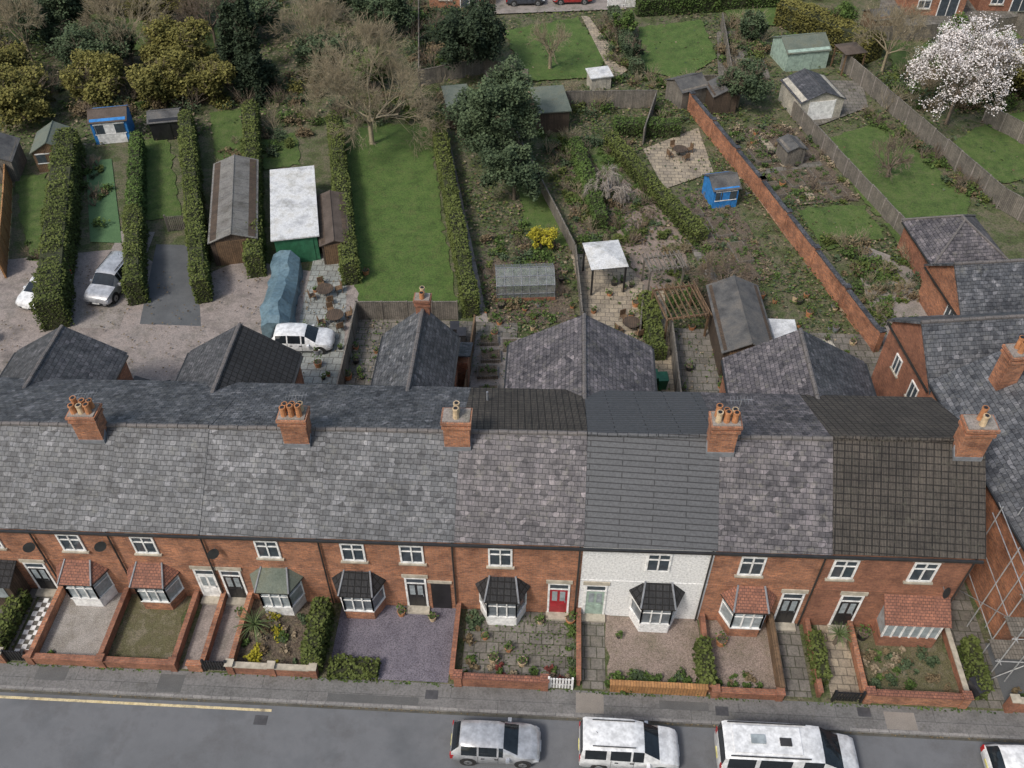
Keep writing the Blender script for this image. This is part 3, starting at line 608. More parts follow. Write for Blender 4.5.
shrubs('front_garden_plants',scatter([(-10.4,-3.7),(-7.3,-3.7),(-7.3,-1),(-10.4,-1)],26,.15,.4,['green','olive','brown','gold','tan'],3)
 +scatter([(.5,-3.8),(1.1,-3.8),(1.1,-.4),(.5,-.4)],14,.15,.38,['green','olive','brown'],4)+scatter([(1,-3.8),(5.6,-3.8),(5.6,-3.1),(1,-3.1)],16,.12,.34,['green','red','olive','tan'],5)
 +scatter([(5.4,-3.4),(5.85,-3.4),(5.85,-.6),(5.4,-.6)],10,.1,.25,['green','olive'],51)
 +scatter([(7.5,-3.8),(11.8,-3.8),(11.8,-3.1),(7.5,-3.1)],20,.15,.45,['green','olive','green'],6)+scatter([(12.4,-3.6),(15.2,-3.6),(15.2,-2.6),(12.4,-2.6)],10,.15,.3,['green','brown'],7)
 +scatter([(19.6,-3.6),(23.9,-3.6),(23.9,-1.3),(19.6,-1.3)],28,.15,.4,['green','olive','tan','brown'],8)+scatter([(-33,-3.6),(-23,-3.6),(-23,-1.3),(-33,-1.3)],30,.2,.5,['green','olive','brown'],9)
 +scatter([(-20,-3.8),(-13.6,-3.8),(-13.6,-3.5),(-20,-3.5)],5,.1,.2,['green'],10)+scatter([(26.2,-3.6),(33,-3.6),(33,-3),(26.2,-3)],14,.2,.5,['green','brown'],12),.09,260)
PLM=nmat('palm_fronds',[(.07,.11,.035),(.15,.20,.08)],2,.7)
def palm(name,x,y,h,r,n=60):
    segs=[]
    for i in range(n):
        a=R.uniform(0,6.28);el=R.uniform(.1,1.3);p=Vector((x,y,h));d=Vector((math.cos(a)*math.cos(el),math.sin(a)*math.cos(el),math.sin(el)))
        rad=.035
        for k in range(4):
            q=p+d*r/4;segs.append((tuple(p),tuple(q),rad,rad*.7));p=q;d=(d+Vector((0,0,-.28))).normalized();rad*=.7
    e=empty(name,(x,y,0));segs_mesh('fronds',segs,PLM,e,(x,y,0),3);b=MB();b.cyl((x,y,0),(x,y,h),.1,.08,8,BRK);b.done('trunk',e)
palm('palm_plant',-9.9,-1.9,.8,1.1);palm('palm_plant',18.6,-1.0,.9,.7)
def pots(name,lst):
    e=empty(name,(lst[0][0],lst[0][1],0));Ps=[];Ss=[];b=MB()
    for x,y in lst:
        r=R.uniform(.12,.28);b.cyl((x,y,0),(x,y,r*1.6),r*.75,r,10,R.choice([POT,BLK,POTB,LED,POT]));b.cyl((x,y,r*1.5),(x,y,r*1.62),r*.9,r*.9,10,SOIL)
        P,s=blob((x,y,r*2.2),r*1.2,36);Ps.append(P);Ss.append(s)
    b.done('pots',e);P=np.vstack(Ps);qmesh('plants',P,.09,np.concatenate(Ss),LF['green'],e)
pots('plant_pots',[(2.6,-2.2),(1.4,-1.6),(4.1,-.6),(5.6,-.5),(3.3,-2.9),(1.9,-2.8),(-1.3+.0,-.7),(-2.9,-.5),(8.0,-1.2),(13,-1.3),(20,-.6),(-10.9,-1.0)])
def wheelie(name,x,y,rot,c):
    b=MB(TR(x,y,rot))
    A=[(-.22,-.28,.08),(.22,-.28,.08),(.22,.26,.08),(-.22,.26,.08)];B=[(-.29,-.36,.95),(.29,-.36,.95),(.29,.34,.95),(-.29,.34,.95)]
    for i in range(4): b.face([A[i],A[(i+1)%4],B[(i+1)%4],B[i]],c)
    b.slab([(-.31,-.4,1.0),(.31,-.4,1.0),(.31,.38,1.06),(-.31,.38,1.06)],.06,c);b.cyl((-.3,.34,1.0),(.3,.34,1.0),.03,.03,6,c);b.cyl((-.3,.26,.1),(-.22,.26,.1),.1,.1,10,BLK);b.cyl((.22,.26,.1),(.3,.26,.1),.1,.1,10,BLK);b.done(name)
BING=plain('bin_green',(.02,.12,.06),.5);BINB=plain('bin_black',(.03,.03,.035),.5)
# ------------------------------------------------------------------ vehicles
def paint(n,c,metal=0): return plain(n,c,.28,metal,.6)
PW=paint('white_car_paint',(.72,.73,.74));PS=paint('silver_car_paint',(.45,.46,.48),.3);PD=paint('dark_car_paint',(.05,.06,.08));PR=paint('red_car_paint',(.4,.03,.03))
CG=plain('car_glass',(.015,.02,.025),.05);TY=plain('tyre',(.02,.02,.02),.9);AL=plain('alloy_wheel',(.35,.36,.37),.35,.7);HL=plain('headlamp',(.55,.57,.6),.1);TL=plain('tail_lamp',(.4,.01,.01),.2);PLT=plain('number_plate',(.6,.55,.2),.5);TRIM=plain('plastic_trim',(.03,.03,.032),.7)
def vehicle(name,x,y,rot,L,W,H,pm,st,whx=(-.3,.31),wr=.31,z=-.12,extra=None):
    e=empty(name,(x,y,z));T=TR(x,y,rot,z);b=MB(T);hw=W/2
    def sec(s):
        xf,zb,zl,zt,w,wt,fl=s;X=xf*L;w*=hw;wt*=hw;g=zt-zl
        k=.07 if g>.2 else .01
        h=[(w*.88,zb),(w,zb+.14),(w*1.0,zl-.22),(w*.97,zl),(wt+.0,zt-k),(wt*.72,zt-.0),(wt*.35,zt+.015)]
        return [(X,a,c) for a,c in h]+[(X,0,zt+.02)]+[(X,-a,c) for a,c in h[::-1]]
    C=[sec(s) for s in st]
    for i in range(len(st)-1):
        fl=st[i][6];A,B=C[i],C[i+1];n=len(A)
        for j in range(n-1):
            k=j if j<n//2 else n-2-j
            m=pm
            if k==3 and fl in 's': m=CG
            if k>=4 and fl=='w': m=CG
            if k==3 and fl=='w': m=CG if abs(st[i][3]-st[i+1][3])<.3 else pm
            if k==0: m=TRIM
            b.face([A[j],A[j+1],B[j+1],B[j]],m)
        b.face([A[0],B[0],B[-1],A[-1]],TRIM)
    b.face(C[0],pm);b.face(C[-1][::-1],pm);b.done('body',e,smooth=True)
    for kx in whx:
        for sy in (-1,1):
            b=MB(T);X=kx*L
            b.cyl((X,sy*(hw-.30),wr+.02),(X,sy*(hw+.008),wr+.03),wr+.07,wr+.07,24,TRIM)
            b.cyl((X,sy*(hw-.2),wr),(X,sy*(hw+.02),wr),wr,wr,24,TY);b.cyl((X,sy*(hw+.015),wr),(X,sy*(hw+.03),wr),wr*.64,wr*.6,16,AL);b.cyl((X,sy*(hw+.03),wr),(X,sy*(hw+.036),wr),wr*.18,wr*.16,10,TRIM)
            b.done('wheel',e)
    b=MB(T);f=st[-1];zf=f[2]
    nx=st[-2][0]*L
    for sy in (-1,1):
        b.ext([(nx-.28,sy*hw*.97,zf+.02),(nx-.02,sy*hw*.90,zf-.06),(L/2-.03,sy*hw*.62,zf-.06),(L/2-.08,sy*hw*.60,zf+.08),(nx-.2,sy*hw*.90,zf+.16)],(0,0,.06),HL)
        b.box(-L/2-.01,-L/2+.16,min(sy*hw*.72,sy*hw*.93),max(sy*hw*.72,sy*hw*.93),st[0][2]-.22,st[0][2]+.12,TL)
        mx=[s for s in st if s[6]=='w'][-1][0]*L+.15
        b.box(mx-.02,mx+.14,min(sy*hw*.98,sy*(hw+.17)),max(sy*hw*.98,sy*(hw+.17)),st[-3][2]+.02,st[-3][2]+.18,pm)
        for q in (-.19,.035): b.box(q*L-.008,q*L+.008,min(sy*hw*.99,sy*(hw+.004)),max(sy*hw*.99,sy*(hw+.004)),.35,st[4][2]-.03,TRIM)
        for q in (-.15,.0): b.box(q*L-.02,q*L+.14,min(sy*hw*.99,sy*(hw+.03)),max(sy*hw*.99,sy*(hw+.03)),st[4][2]-.2,st[4][2]-.16,TRIM)
    b.box(L/2-.03,L/2+.02,-hw*.5,hw*.5,f[1]+.02,zf-.12,TRIM);b.box(L/2+.0,L/2+.03,-.26,.26,f[1]+.06,f[1]+.17,WFR);b.box(-L/2-.03,-L/2+.0,-.26,.26,st[0][1]+.2,st[0][1]+.31,PLT)
    b.done('lights_mirrors_and_plates',e)
    if extra: extra(e,T,L,hw,H)
    return e
def hatch(H=1.45,hood=.95):
    return [(-.50,.36,.72,.74,.80,.70,'b'),(-.488,.26,.90,.94,.92,.80,'w'),(-.40,.22,.94,H-.10,.97,.68,'b'),(-.375,.2,.95,H-.04,.99,.70,'s'),(-.20,.19,.95,H,1,.72,'b'),(-.18,.19,.95,H,1,.72,'s'),(.02,.19,.93,H-.01,1,.72,'b'),(.04,.19,.93,H-.02,1,.71,'s'),(.09,.19,.92,H-.09,1,.68,'w'),(.25,.19,.91,hood,.99,.82,'b'),(.38,.2,.84,.88,.96,.78,'b'),(.455,.22,.74,.78,.88,.70,'b'),(.49,.27,.62,.66,.76,.56,'b'),(.5,.32,.56,.58,.66,.48,'b')]
def suv(H=1.65): return [(-.50,.40,.85,.87,.84,.76,'b'),(-.49,.32,1.02,1.06,.95,.84,'w'),(-.44,.28,1.06,H-.08,.98,.76,'b'),(-.41,.26,1.07,H-.03,.99,.77,'s'),(-.22,.25,1.07,H,1,.78,'b'),(-.20,.25,1.07,H,1,.78,'s'),(.02,.25,1.05,H-.01,1,.78,'b'),(.04,.25,1.05,H-.02,1,.77,'s'),(.10,.25,1.04,H-.08,1,.75,'w'),(.23,.25,1.03,1.08,.99,.84,'b'),(.38,.26,.97,1.02,.98,.82,'b'),(.46,.28,.88,.92,.93,.76,'b'),(.49,.32,.74,.78,.86,.66,'b'),(.5,.36,.66,.68,.8,.6,'b')]
def svan(H=1.82): return [(-.50,.34,.95,.97,.90,.84,'b'),(-.495,.28,1.05,1.1,.96,.86,'w'),(-.475,.22,1.08,H-.06,.98,.82,'b'),(-.45,.2,1.1,H,1,.84,'s'),(-.24,.2,1.1,H,1,.84,'b'),(-.20,.2,1.08,H,1,.84,'s'),(.0,.2,1.05,H,1,.83,'b'),(.02,.2,1.04,H-.01,1,.82,'s'),(.13,.2,1.02,H-.12,1,.78,'w'),(.29,.2,1.0,1.06,.99,.82,'b'),(.40,.21,.93,.97,.97,.8,'b'),(.465,.24,.80,.84,.93,.74,'b'),(.492,.3,.64,.68,.84,.62,'b'),(.5,.34,.56,.58,.78,.56,'b')]
def camper(H=2.05): return [(-.50,.36,1.1,1.12,.90,.84,'b'),(-.497,.3,1.2,1.24,.96,.88,'w'),(-.485,.24,1.22,H-.08,.98,.86,'b'),(-.46,.22,1.22,H,1,.88,'s'),(-.27,.22,1.22,H,1,.88,'b'),(-.24,.22,1.22,H,1,.88,'s'),(-.02,.22,1.2,H,1,.88,'b'),(.01,.22,1.18,H,1,.87,'b'),(.06,.22,1.16,H,1,.87,'s'),(.2,.22,1.12,H-.08,1,.84,'w'),(.36,.22,1.1,1.2,.99,.82,'b'),(.44,.24,.98,1.04,.97,.78,'b'),(.487,.28,.80,.84,.92,.7,'b'),(.5,.34,.6,.62,.84,.6,'b')]
def camper_x(e,T,L,hw,H):
    b=MB(T);b.box(-L*.42,L*.05,-hw*.62,hw*.62,H-.01,H+.07,PW);b.box(-L*.30,-L*.20,-.2,.2,H+.07,H+.13,GLC);b.box(-L*.1,-L*.02,-.25,.1,H+.07,H+.12,TRIM)
    b.box(-L*.45,L*.1,-hw*.80,-hw*.76,H+.0,H+.06,TRIM);b.box(-L*.45,L*.1,hw*.76,hw*.80,H,H+.06,TRIM)
    b.box(-L*.44,-L*.30,-hw-.012,-hw+.02,.55,.95,PD);b.box(-L*.10,L*.16,-hw-.012,-hw+.02,.72,.84,BLU);b.box(-L*.06,L*.1,-hw-.012,-hw+.02,.55,.66,PD)
    b.done('roof_vents_and_graphics',e)
def rails(e,T,L,hw,H):
    b=MB(T)
    for s in (-1,1): b.cyl((-L*.38,s*hw*.66,H+.03),(L*.04,s*hw*.66,H+.02),.025,.025,6,TRIM)
    b.cyl((-L*.33,0,H),(-L*.35,0,H+.2),.012,.008,5,TRIM);b.done('roof_rails',e)
vehicle('parked_car',2.3,-7.0,0,4.0,1.72,1.45,PS,hatch())
vehicle('parked_van',8.25,-6.9,0,4.45,1.8,1.82,PW,svan(),extra=rails)
vehicle('parked_campervan',15.25,-6.95,0,6.2,1.95,2.05,PW,camper(),whx=(-.29,.33),wr=.34,extra=camper_x)
vehicle('parked_car',26.1,-6.9,0,4.2,1.76,1.45,PW,hatch())
vehicle('parked_car',-26.7,24.4,math.radians(-98),4.7,1.95,1.7,PS,suv(1.7),wr=.36,z=0,extra=rails)
vehicle('parked_car',-31.2,23.4,math.radians(-104),4.1,1.75,1.45,PW,hatch(),z=0)
vehicle('parked_car',-12.1,19.1,math.radians(2),4.1,1.78,1.5,PW,hatch(1.5),z=0)
vehicle('parked_car',.2,74.0,math.radians(6),4.2,1.78,1.45,PD,hatch(),z=.12);vehicle('parked_car',5.2,74.6,math.radians(186),4.2,1.78,1.45,PR,hatch(),z=.12)
# ------------------------------------------------------------------ rear gardens: surfaces
sheet('rear_yard',[(-36,9),(-9,9),(-9,26),(-18.5,28),(-22,25),(-27,29),(-36,27)],CONP)
sheet('driveway',[(-25.4,29.5),(-22.4,29.5),(-19.4,20.6),(-23.6,20.6)],TAR)
sheet('driveway',[(-28.6,31),(-26.0,31),(-24.8,20),(-28.2,20)],CON)
sheet('rear_patio',[(-13.4,29),(-10.9,29),(-8.8,15),(-12.5,15)],PVL)
sheet('lawn',[(-9.2,23),(-2.2,22.8),(-7.2,48),(-15,48)],LWB)
sheet('lawn',[(-31.5,44),(-29.5,45),(-24.6,33),(-27.2,32.5)],LWN);sheet('lawn',[(-35,40.5),(-33.0,41),(-28.0,29.5),(-30.4,29.5)],AST)
sheet('lawn',[(-40,38),(-37.5,38.5),(-31.6,27.5),(-34,27)],LWN);sheet('lawn',[(-27,49),(-24.5,50),(-21.5,41),(-23.8,40)],LWN);sheet('lawn',[(-22,44),(-18.5,46),(-17,41),(-20,40)],LWN)
sheet('rear_yard',[(-9,9),(1.9,9),(1.9,22),(-9,22)],PVG)
sheet('garden_path',[(-1.0,22),(-.1,22),(-5.2,46),(-6.1,46)],CON);sheet('planting_bed',[(0.1,22),(6.0,22),(4.5,29),(-1.4,29)],SOIL)
sheet('rear_yard',[(-.8,9),(6.3,14.6),(6.3,20.5),(-.8,20.5)],CON)
sheet('lawn',[(2.6,30),(5.4,31),(2.6,40),(.8,40)],LWN)
sheet('rear_patio',[(6.6,22),(12,15),(12,26),(8.2,30),(5.4,29.8)],PVB)
sheet('planting_bed',[(6.5,30),(8.5,31),(6,46),(3.2,46)],SOIL)
sheet('lawn',[(7.8,40.5),(10,39),(8.4,45),(6.6,45)],LWN)
sheet('gravel_bed',[(10.5,26),(14,26),(13.5,36),(9.6,40),(8,36)],GRK)
sheet('rear_patio',[(11.4,44.8),(16.4,48.6),(17.0,41.5),(12.8,38.8)],PVB)
sheet('vegetable_bed',[(13.6,37.4),(17,40),(20.4,28),(16.4,27)],SOIL)
sheet('garden_path',[(12.4,38.5),(13.2,38.5),(16,27),(15.2,27)],PVG)
sheet('rear_yard',[(12.2,9.3),(14.2,9.3),(21.8,14.2),(24.5,9.3),(26.4,9.3),(26,22),(12,22)],PVG)
sheet('decking',[(19.6,20.5),(22.6,21.5),(24.0,17),(20.5,16)],WDW)
sheet('vegetable_bed',[(20,49),(25,49),(28,38),(22.6,37)],SOIL);sheet('lawn',[(22.8,36.5),(28.2,37.4),(29,33),(24.2,31.5)],LWN)
sheet('garden_path',[(18.2,44),(18.9,44),(24.3,27),(23.3,27)],PVB);sheet('garden_path',[(21.3,47.5),(22,47.6),(24.6,38.5),(24,38.3)],PVB);sheet('garden_path',[(20,41.8),(26,43.6),(26.1,43),(20.2,41.1)],PVG)
sheet('lawn',[(26.6,47),(32.6,50.5),(37,39),(35,34.5),(28.8,36)],LWN);sheet('lawn',[(29.3,35),(33,34.6),(32.5,31),(29.8,31)],LWN)
sheet('lawn',[(36.5,46),(41.5,50.5),(46,44),(40.3,41)],LWN);sheet('lawn',[(43,52),(60,58),(60,46),(46.5,44.5)],LWB)
sheet('rear_yard',[(26,19),(30,17),(30,30),(27,32),(26,28)],CON);sheet('rear_patio',[(25.5,49),(28,58),(32.5,58),(32,53),(27,49.5)],PVG)
sheet('lawn',[(-1.8,67),(5.8,70.8),(8.8,61.3),(6.8,57.2),(1.2,56.4)],LWB);sheet('lawn',[(12,68.6),(18.8,70.8),(19.4,61.9),(15.5,57.2),(11.6,59.4)],LWB)
sheet('garden_path',[(6.2,71),(7,71),(10.6,59),(9.2,57)],PVB);sheet('rear_patio',[(-3,71),(11,73),(11,78),(-3,78)],CON);sheet('lawn',[(-52,62),(-30,60),(-30,66),(-52,70)],LWN)
sheet('lawn',[(21,74),(27,75),(27,70),(22,69)],LWB);sheet('rear_yard',[(36,68),(50,70),(60,82),(40,82)],PVG);sheet('lawn',[(36,60),(41,61),(44,66),(37,67)],LWN);sheet('lawn',[(46,64),(54,66),(54,71),(46,69)],LWN)
sheet('driveway',[(19,57),(24,58),(24,68),(20,68)],PVG)
# hedges
hedge('boundary_hedge',[(-28.9,19.8),(-36.4,41.5)],1.7,2.5,'hedge')
hedge('boundary_hedge',[(-24.3,22.6),(-27.4,31.5)],1.1,2.1,'hedge');hedge('boundary_hedge',[(-27.4,31.5),(-31.0,42.5)],.9,1.9,'green')
hedge('boundary_hedge',[(-19.8,23),(-27.7,45.5)],1.1,2.2,'hedge')
hedge('boundary_hedge',[(-16.9,26),(-22.6,47.5)],1.1,2.1,'hedge')
hedge('boundary_hedge',[(-10.0,25.5),(-15.0,46)],1.1,1.9,'hedge')
hedge('boundary_hedge',[(-1.3,22.5),(-6.2,46.5)],1.0,1.8,'hedge')
hedge('boundary_hedge',[(8.6,45),(12,37.5),(15,31.5)],1.0,1.4,'hedge');hedge('garden_hedge',[(9,47.3),(14.6,47.5)],1.3,1.4,'green')
hedge('garden_hedge',[(10.6,24.4),(11.0,18.8)],1.0,1.3,'hedge');hedge('garden_hedge',[(5.6,44),(7.6,33)],1.0,1.6,'green')
hedge('boundary_hedge',[(27,71),(34.6,62.5)],2.4,2.4,'yel',90,.16);hedge('boundary_hedge',[(12,72),(27,75)],1.4,1.8,'green',80,.15);hedge('boundary_hedge',[(9.5,71),(11.5,58)],1.2,1.4,'olive')
# boundary structures
wallrun('garden_brick_wall',[(15.9,51.5),(20.2,38),(25.3,20.5)],1.7,.26,BR,SLD,4.5)
fence('boundary_fence',[(31.0,60.5),(38.6,37.6)],1.8,WDG,CON);fence('boundary_fence',[(24.8,51),(30.4,32.4)],1.5,WDG,CON)
fence('boundary_fence',[(4.3,51.5),(12.8,52)],1.7,WDG);fence('boundary_fence',[(12.8,52),(11.4,45.5)],1.6,WDG);fence('boundary_fence',[(-8.9,55),(-3.1,57.8),(1.2,55.6)],1.6,WDG)
fence('boundary_fence',[(6.2,22),(5.7,29.5),(-2.8,56)],1.2,WDG);fence('trellis_fence',[(-25,31.2),(-22.3,31.6)],1.4,WDG,gap=1)
fence('boundary_fence',[(-34.8,25),(-38,33),(-41,40)],1.7,WDO);fence('boundary_fence',[(38.6,37.6),(44,30)],1.8,WDG,CON);fence('boundary_fence',[(41.5,51),(46.5,43)],1.7,WDG,CON);fence('boundary_fence',[(10,21),(10.4,25)],1.2,WDG)
fence('boundary_fence',[(14.9,55),(20,55.5),(20.5,69)],1.6,WDG);fence('picket_fence',[(9,73.4),(20,74.6),(27,76)],1.1,WFR,gap=1);fence('boundary_fence',[(-9,56),(-11,72)],1.2,WDG);fence('boundary_fence',[(35,66.5),(45,68),(56,72)],1.6,WDG)
fence('yard_fence',[(-8.6,9.5),(-8.9,21.8),(-2.2,22.2)],1.6,WDG);fence('yard_fence',[(-1.0,9.5),(-.9,20.8)],1.6,WDB);fence('yard_fence',[(12.1,12.5),(12.0,21.6)],1.6,WDG);fence('yard_fence',[(24.6,9.5),(24.9,16)],1.8,WDO)
# sheds and garages
def shed(name,x,y,w,d,h,rot,wall,roof,rh=.5,ridge='y',doorm=None,win=False,over=.15,flat=False):
    e=empty(name,(x,y,0));T=TR(x,y,rot);b=MB(T)
    if flat:
        b.box(-w/2,w/2,-d/2,d/2,-.05,h,wall);b.done('walls',e);b=MB(T);b.slab([(-w/2-over,-d/2-over,h+.02),(w/2+over,-d/2-over,h+.02),(w/2+over,d/2+over,h+.02+rh),(-w/2-over,d/2+over,h+.02+rh)],.1,roof)
        b.ext([(-w/2,-d/2,h),(-w/2,d/2,h),(-w/2,d/2,h+rh-.1)],(w,0,0),wall)
    elif ridge=='y':
        b.ext([(-w/2,-d/2,-.05),(w/2,-d/2,-.05),(w/2,-d/2,h),(0,-d/2,h+rh-.06),(-w/2,-d/2,h)],(0,d,0),wall);b.done('walls',e);b=MB(T)
        for s in (-1,1): b.slab([(s*(w/2+over),-d/2-over,h-.08),(s*(w/2+over),d/2+over,h-.08),(0,d/2+over,h+rh),(0,-d/2-over,h+rh)],.06,roof)
        b.cyl((0,-d/2-over,h+rh),(0,d/2+over,h+rh),.05,.05,6,roof)
    else:
        b.ext([(-w/2,-d/2,-.05),(-w/2,d/2,-.05),(-w/2,d/2,h),(-w/2,0,h+rh-.06),(-w/2,-d/2,h)],(w,0,0),wall);b.done('walls',e);b=MB(T)
        for s in (-1,1): b.slab([(-w/2-over,s*(d/2+over),h-.08),(w/2+over,s*(d/2+over),h-.08),(w/2+over,0,h+rh),(-w/2-over,0,h+rh)],.06,roof)
        b.cyl((-w/2-over,0,h+rh),(w/2+over,0,h+rh),.05,.05,6,roof)
    b.done('roof',e);b=MB(T);dm=doorm or wall
    dw=min(w*.75,2.3) if doorm else .8
    b.box(-dw/2,dw/2,-d/2-.04,-d/2+.01,.02,h-.12,dm);b.box(-dw/2-.07,-dw/2,-d/2-.05,-d/2+.01,0,h-.05,dm);b.box(dw/2,dw/2+.07,-d/2-.05,-d/2+.01,0,h-.05,dm)
    if win:
        b.box(-w*.42,-w*.15,-d/2-.05,-d/2+.01,h*.45,h*.85,GLS);b.box(w*.15,w*.42,-d/2-.055,-d/2+.01,h*.45,h*.85,GLS)
        b.box(-w*.44,w*.44,-d/2-.06,-d/2-.0,h*.41,h*.45,WFR);b.box(-w*.44,w*.44,-d/2-.06,-d/2,h*.85,h*.89,WFR)
    b.done('door',e);return e
g=.24
shed('long_garage',-19.9,32.6,3.2,10.4,2.2,g,WDK,COR,.55,doorm=WDB)
shed('flat_roof_garage',-15.3,32.2,3.0,8.8,2.3,g,DGRN,FLT,.12,flat=True,doorm=DGRN,over=.2)
shed('garden_shed',-12.2,30.9,1.9,6.2,1.9,g,WDK,FLBR,.3,doorm=WDB)
shed('garden_shed',-37.2,40.6,2.8,3.2,1.9,g,WDB,FLG,.8,'y',win=True);shed('garden_shed',-41.0,38.6,2.8,3.4,2.0,g,WDG,FLD,.7,'y')
shed('summer_house',-34.0,44.8,2.9,2.5,2.1,g,BLU,FLBR,.5,'x',doorm=WFR,win=True);shed('garden_shed',-29.5,45.4,2.4,2.2,1.8,g,BLK,FLD,.4,'x')
shed('garden_shed',-4.7,49.2,2.0,3.6,1.9,g,WDK,FLG,.35,flat=True)
shed('garden_shed',3.4,49.2,2.7,3.8,2.0,.2,WDK,FLG,.3,flat=True);shed('garden_shed',15.6,53.4,2.6,2.6,1.9,.5,WDG,FLD,.6,'x');shed('garden_shed',18.6,52.4,2.2,2.4,1.9,.2,WDK,FLD,.5)
shed('playhouse',17.0,37.6,2.0,2.3,1.8,.25,BLU,FLD,.55,'x',win=True)
shed('garden_workshop',26.6,52.6,4.0,4.2,2.0,.25,WDW,SLD,.8,'y',doorm=WFR);shed('garden_shed',27.2,62,4.2,3.6,1.9,.25,GRNP,FLG,.8,'x')
shed('garden_shed',7.8,55.9,1.9,1.4,1.3,.3,WDW,FLT,.2,flat=True);shed('garden_shed',36.5,69,3,2.4,2,.3,WDB,FLD,.5,'x');shed('garden_shed',46.5,62,3.4,3,2,.2,GRNP,FLD,.6,'x');shed('garden_shed',52,69,3,3,2,.2,WDG,FLG,.6,'x')
shed('garden_office',16.3,20.8,3.2,6.4,2.3,.05,WDK,FLD,.75,'y',doorm=WDB,win=False);shed('storage_shed',18.9,19.8,1.7,2.6,1.7,0,WDW,FLT,.15,flat=True)
shed('garden_shed',23.4,43.6,1.6,1.8,1.7,.3,WDG,FLD,.3)
GHG=plain('greenhouse_pane',(.32,.35,.34),.12,0,0,.42)
def greenhouse(name,x,y,w,d,h,rot):
    e=empty(name,(x,y,0));T=TR(x,y,rot);b=MB(T)
    for q in ([(-w/2,-d/2,0),(w/2,-d/2,0),(w/2,-d/2,h),(-w/2,-d/2,h)],[(-w/2,d/2,0),(w/2,d/2,0),(w/2,d/2,h),(-w/2,d/2,h)],[(-w/2,-d/2,0),(-w/2,d/2,0),(-w/2,d/2,h),(-w/2,0,h+.6),(-w/2,-d/2,h)],[(w/2,-d/2,0),(w/2,d/2,0),(w/2,d/2,h),(w/2,0,h+.6),(w/2,-d/2,h)],[(-w/2,-d/2,h),(w/2,-d/2,h),(w/2,0,h+.6),(-w/2,0,h+.6)],[(-w/2,d/2,h),(w/2,d/2,h),(w/2,0,h+.6),(-w/2,0,h+.6)]): b.face(q,GHG)
    b.done('panes',e);b=MB(T)
    for i in range(8):
        X=-w/2+w*i/7
        for p,q in (((X,-d/2-.02,0),(X,-d/2-.02,h)),((X,-d/2-.02,h),(X,0,h+.62)),((X,0,h+.62),(X,d/2+.02,h)),((X,d/2+.02,h),(X,d/2+.02,0))): b.cyl(p,q,.028,.028,4,LED)
    for p,q in (((-w/2,-d/2,h),(w/2,-d/2,h)),((-w/2,0,h+.63),(w/2,0,h+.63)),((-w/2,-d/2-.02,h*.5),(w/2,-d/2-.02,h*.5)),((-w/2,-d/4,h+.33),(w/2,-d/4,h+.33))): b.cyl(p,q,.035,.035,4,LED)
    b.box(-w/2-.05,w/2+.05,-d/2-.06,-d/2-.03,0,.35,BRD);b.box(-w/2+.2,w/2-.2,d/2-.7,d/2-.15,.7,.76,WDG);b.box(-w/2+.2,w/2-.2,-d/2+.15,-d/2+.6,.6,.66,WDG);b.done('frame',e)
    Ps=[];Ss=[]
    for i in range(22):
        c=T@Vector((R.uniform(-w/2+.3,w/2-.3),R.choice([-d/2+.4,d/2-.4]),.9));P,s=blob(tuple(c),.22,40);Ps.append(P);Ss.append(s)
    P=np.vstack(Ps);qmesh('seedlings',P,.09,np.concatenate(Ss),LF['green'],e)
greenhouse('greenhouse',2.2,25.6,4.0,2.4,1.4,.1)
def gazebo(name,x,y,w,d,h,rot,frame,top):
    e=empty(name,(x,y,0));T=TR(x,y,rot);b=MB(T)
    for sx in (-1,1):
        for sy in (-1,1): b.box(sx*w/2-.06,sx*w/2+.06,sy*d/2-.06,sy*d/2+.06,0,h,frame)
        b.box(sx*w/2-.05,sx*w/2+.05,-d/2,d/2,h,h+.12,frame)
    for sy in (-1,1): b.box(-w/2,w/2,sy*d/2-.05,sy*d/2+.05,h+.002,h+.122,frame)
    b.done('frame',e);b=MB(T)
    if top:
        c=(0,0,h+.4);Q=[(-w/2-.15,-d/2-.15,h+.13),(w/2+.15,-d/2-.15,h+.13),(w/2+.15,d/2+.15,h+.13),(-w/2-.15,d/2+.15,h+.13)]
        for i in range(4): b.slab([Q[i],Q[(i+1)%4],c],.03,top)
        b.done('canopy',e)
    else:
        for i in range(9): X=-w/2-.1+(w+.2)*i/8;b.box(X-.03,X+.03,-d/2-.3,d/2+.3,h+.125,h+.22,frame)
        b.done('slats',e)
gazebo('gazebo',7.7,26.8,2.3,2.8,2.3,.2,BLK,FLT);gazebo('pergola',12.6,22.4,2.8,3.0,2.0,.25,WDB,None);gazebo('pergola',11.8,26.6,2.4,1.4,2.0,.25,WDG,None)
gazebo('garden_arbour',31.5,60.5,2,2,2,.3,WDB,FLBR)
b=MB();n=14
prev=None
for k in range(n+1):
    t=k/n;y=19.6+t*7.6;x=-14.0-t*.9;wv=R.uniform(-.12,.12);hh=1.45+.35*math.sin(t*7)+R.uniform(-.1,.1)
    ring=[(x-1.05+wv,y,0),(x-1.0+wv,y,hh*.75),(x-.35,y,hh),(x+.3+wv,y,hh*1.02),(x+.95,y,hh*.6),(x+1.05-wv,y,0)]
    if prev:
        for j in range(5): b.face([prev[j],prev[j+1],ring[j+1],ring[j]],TEAL)
    else: b.face(ring,TEAL)
    prev=ring
b.face(prev[::-1],TEAL);b.done('tarpaulin_covered_trailer')
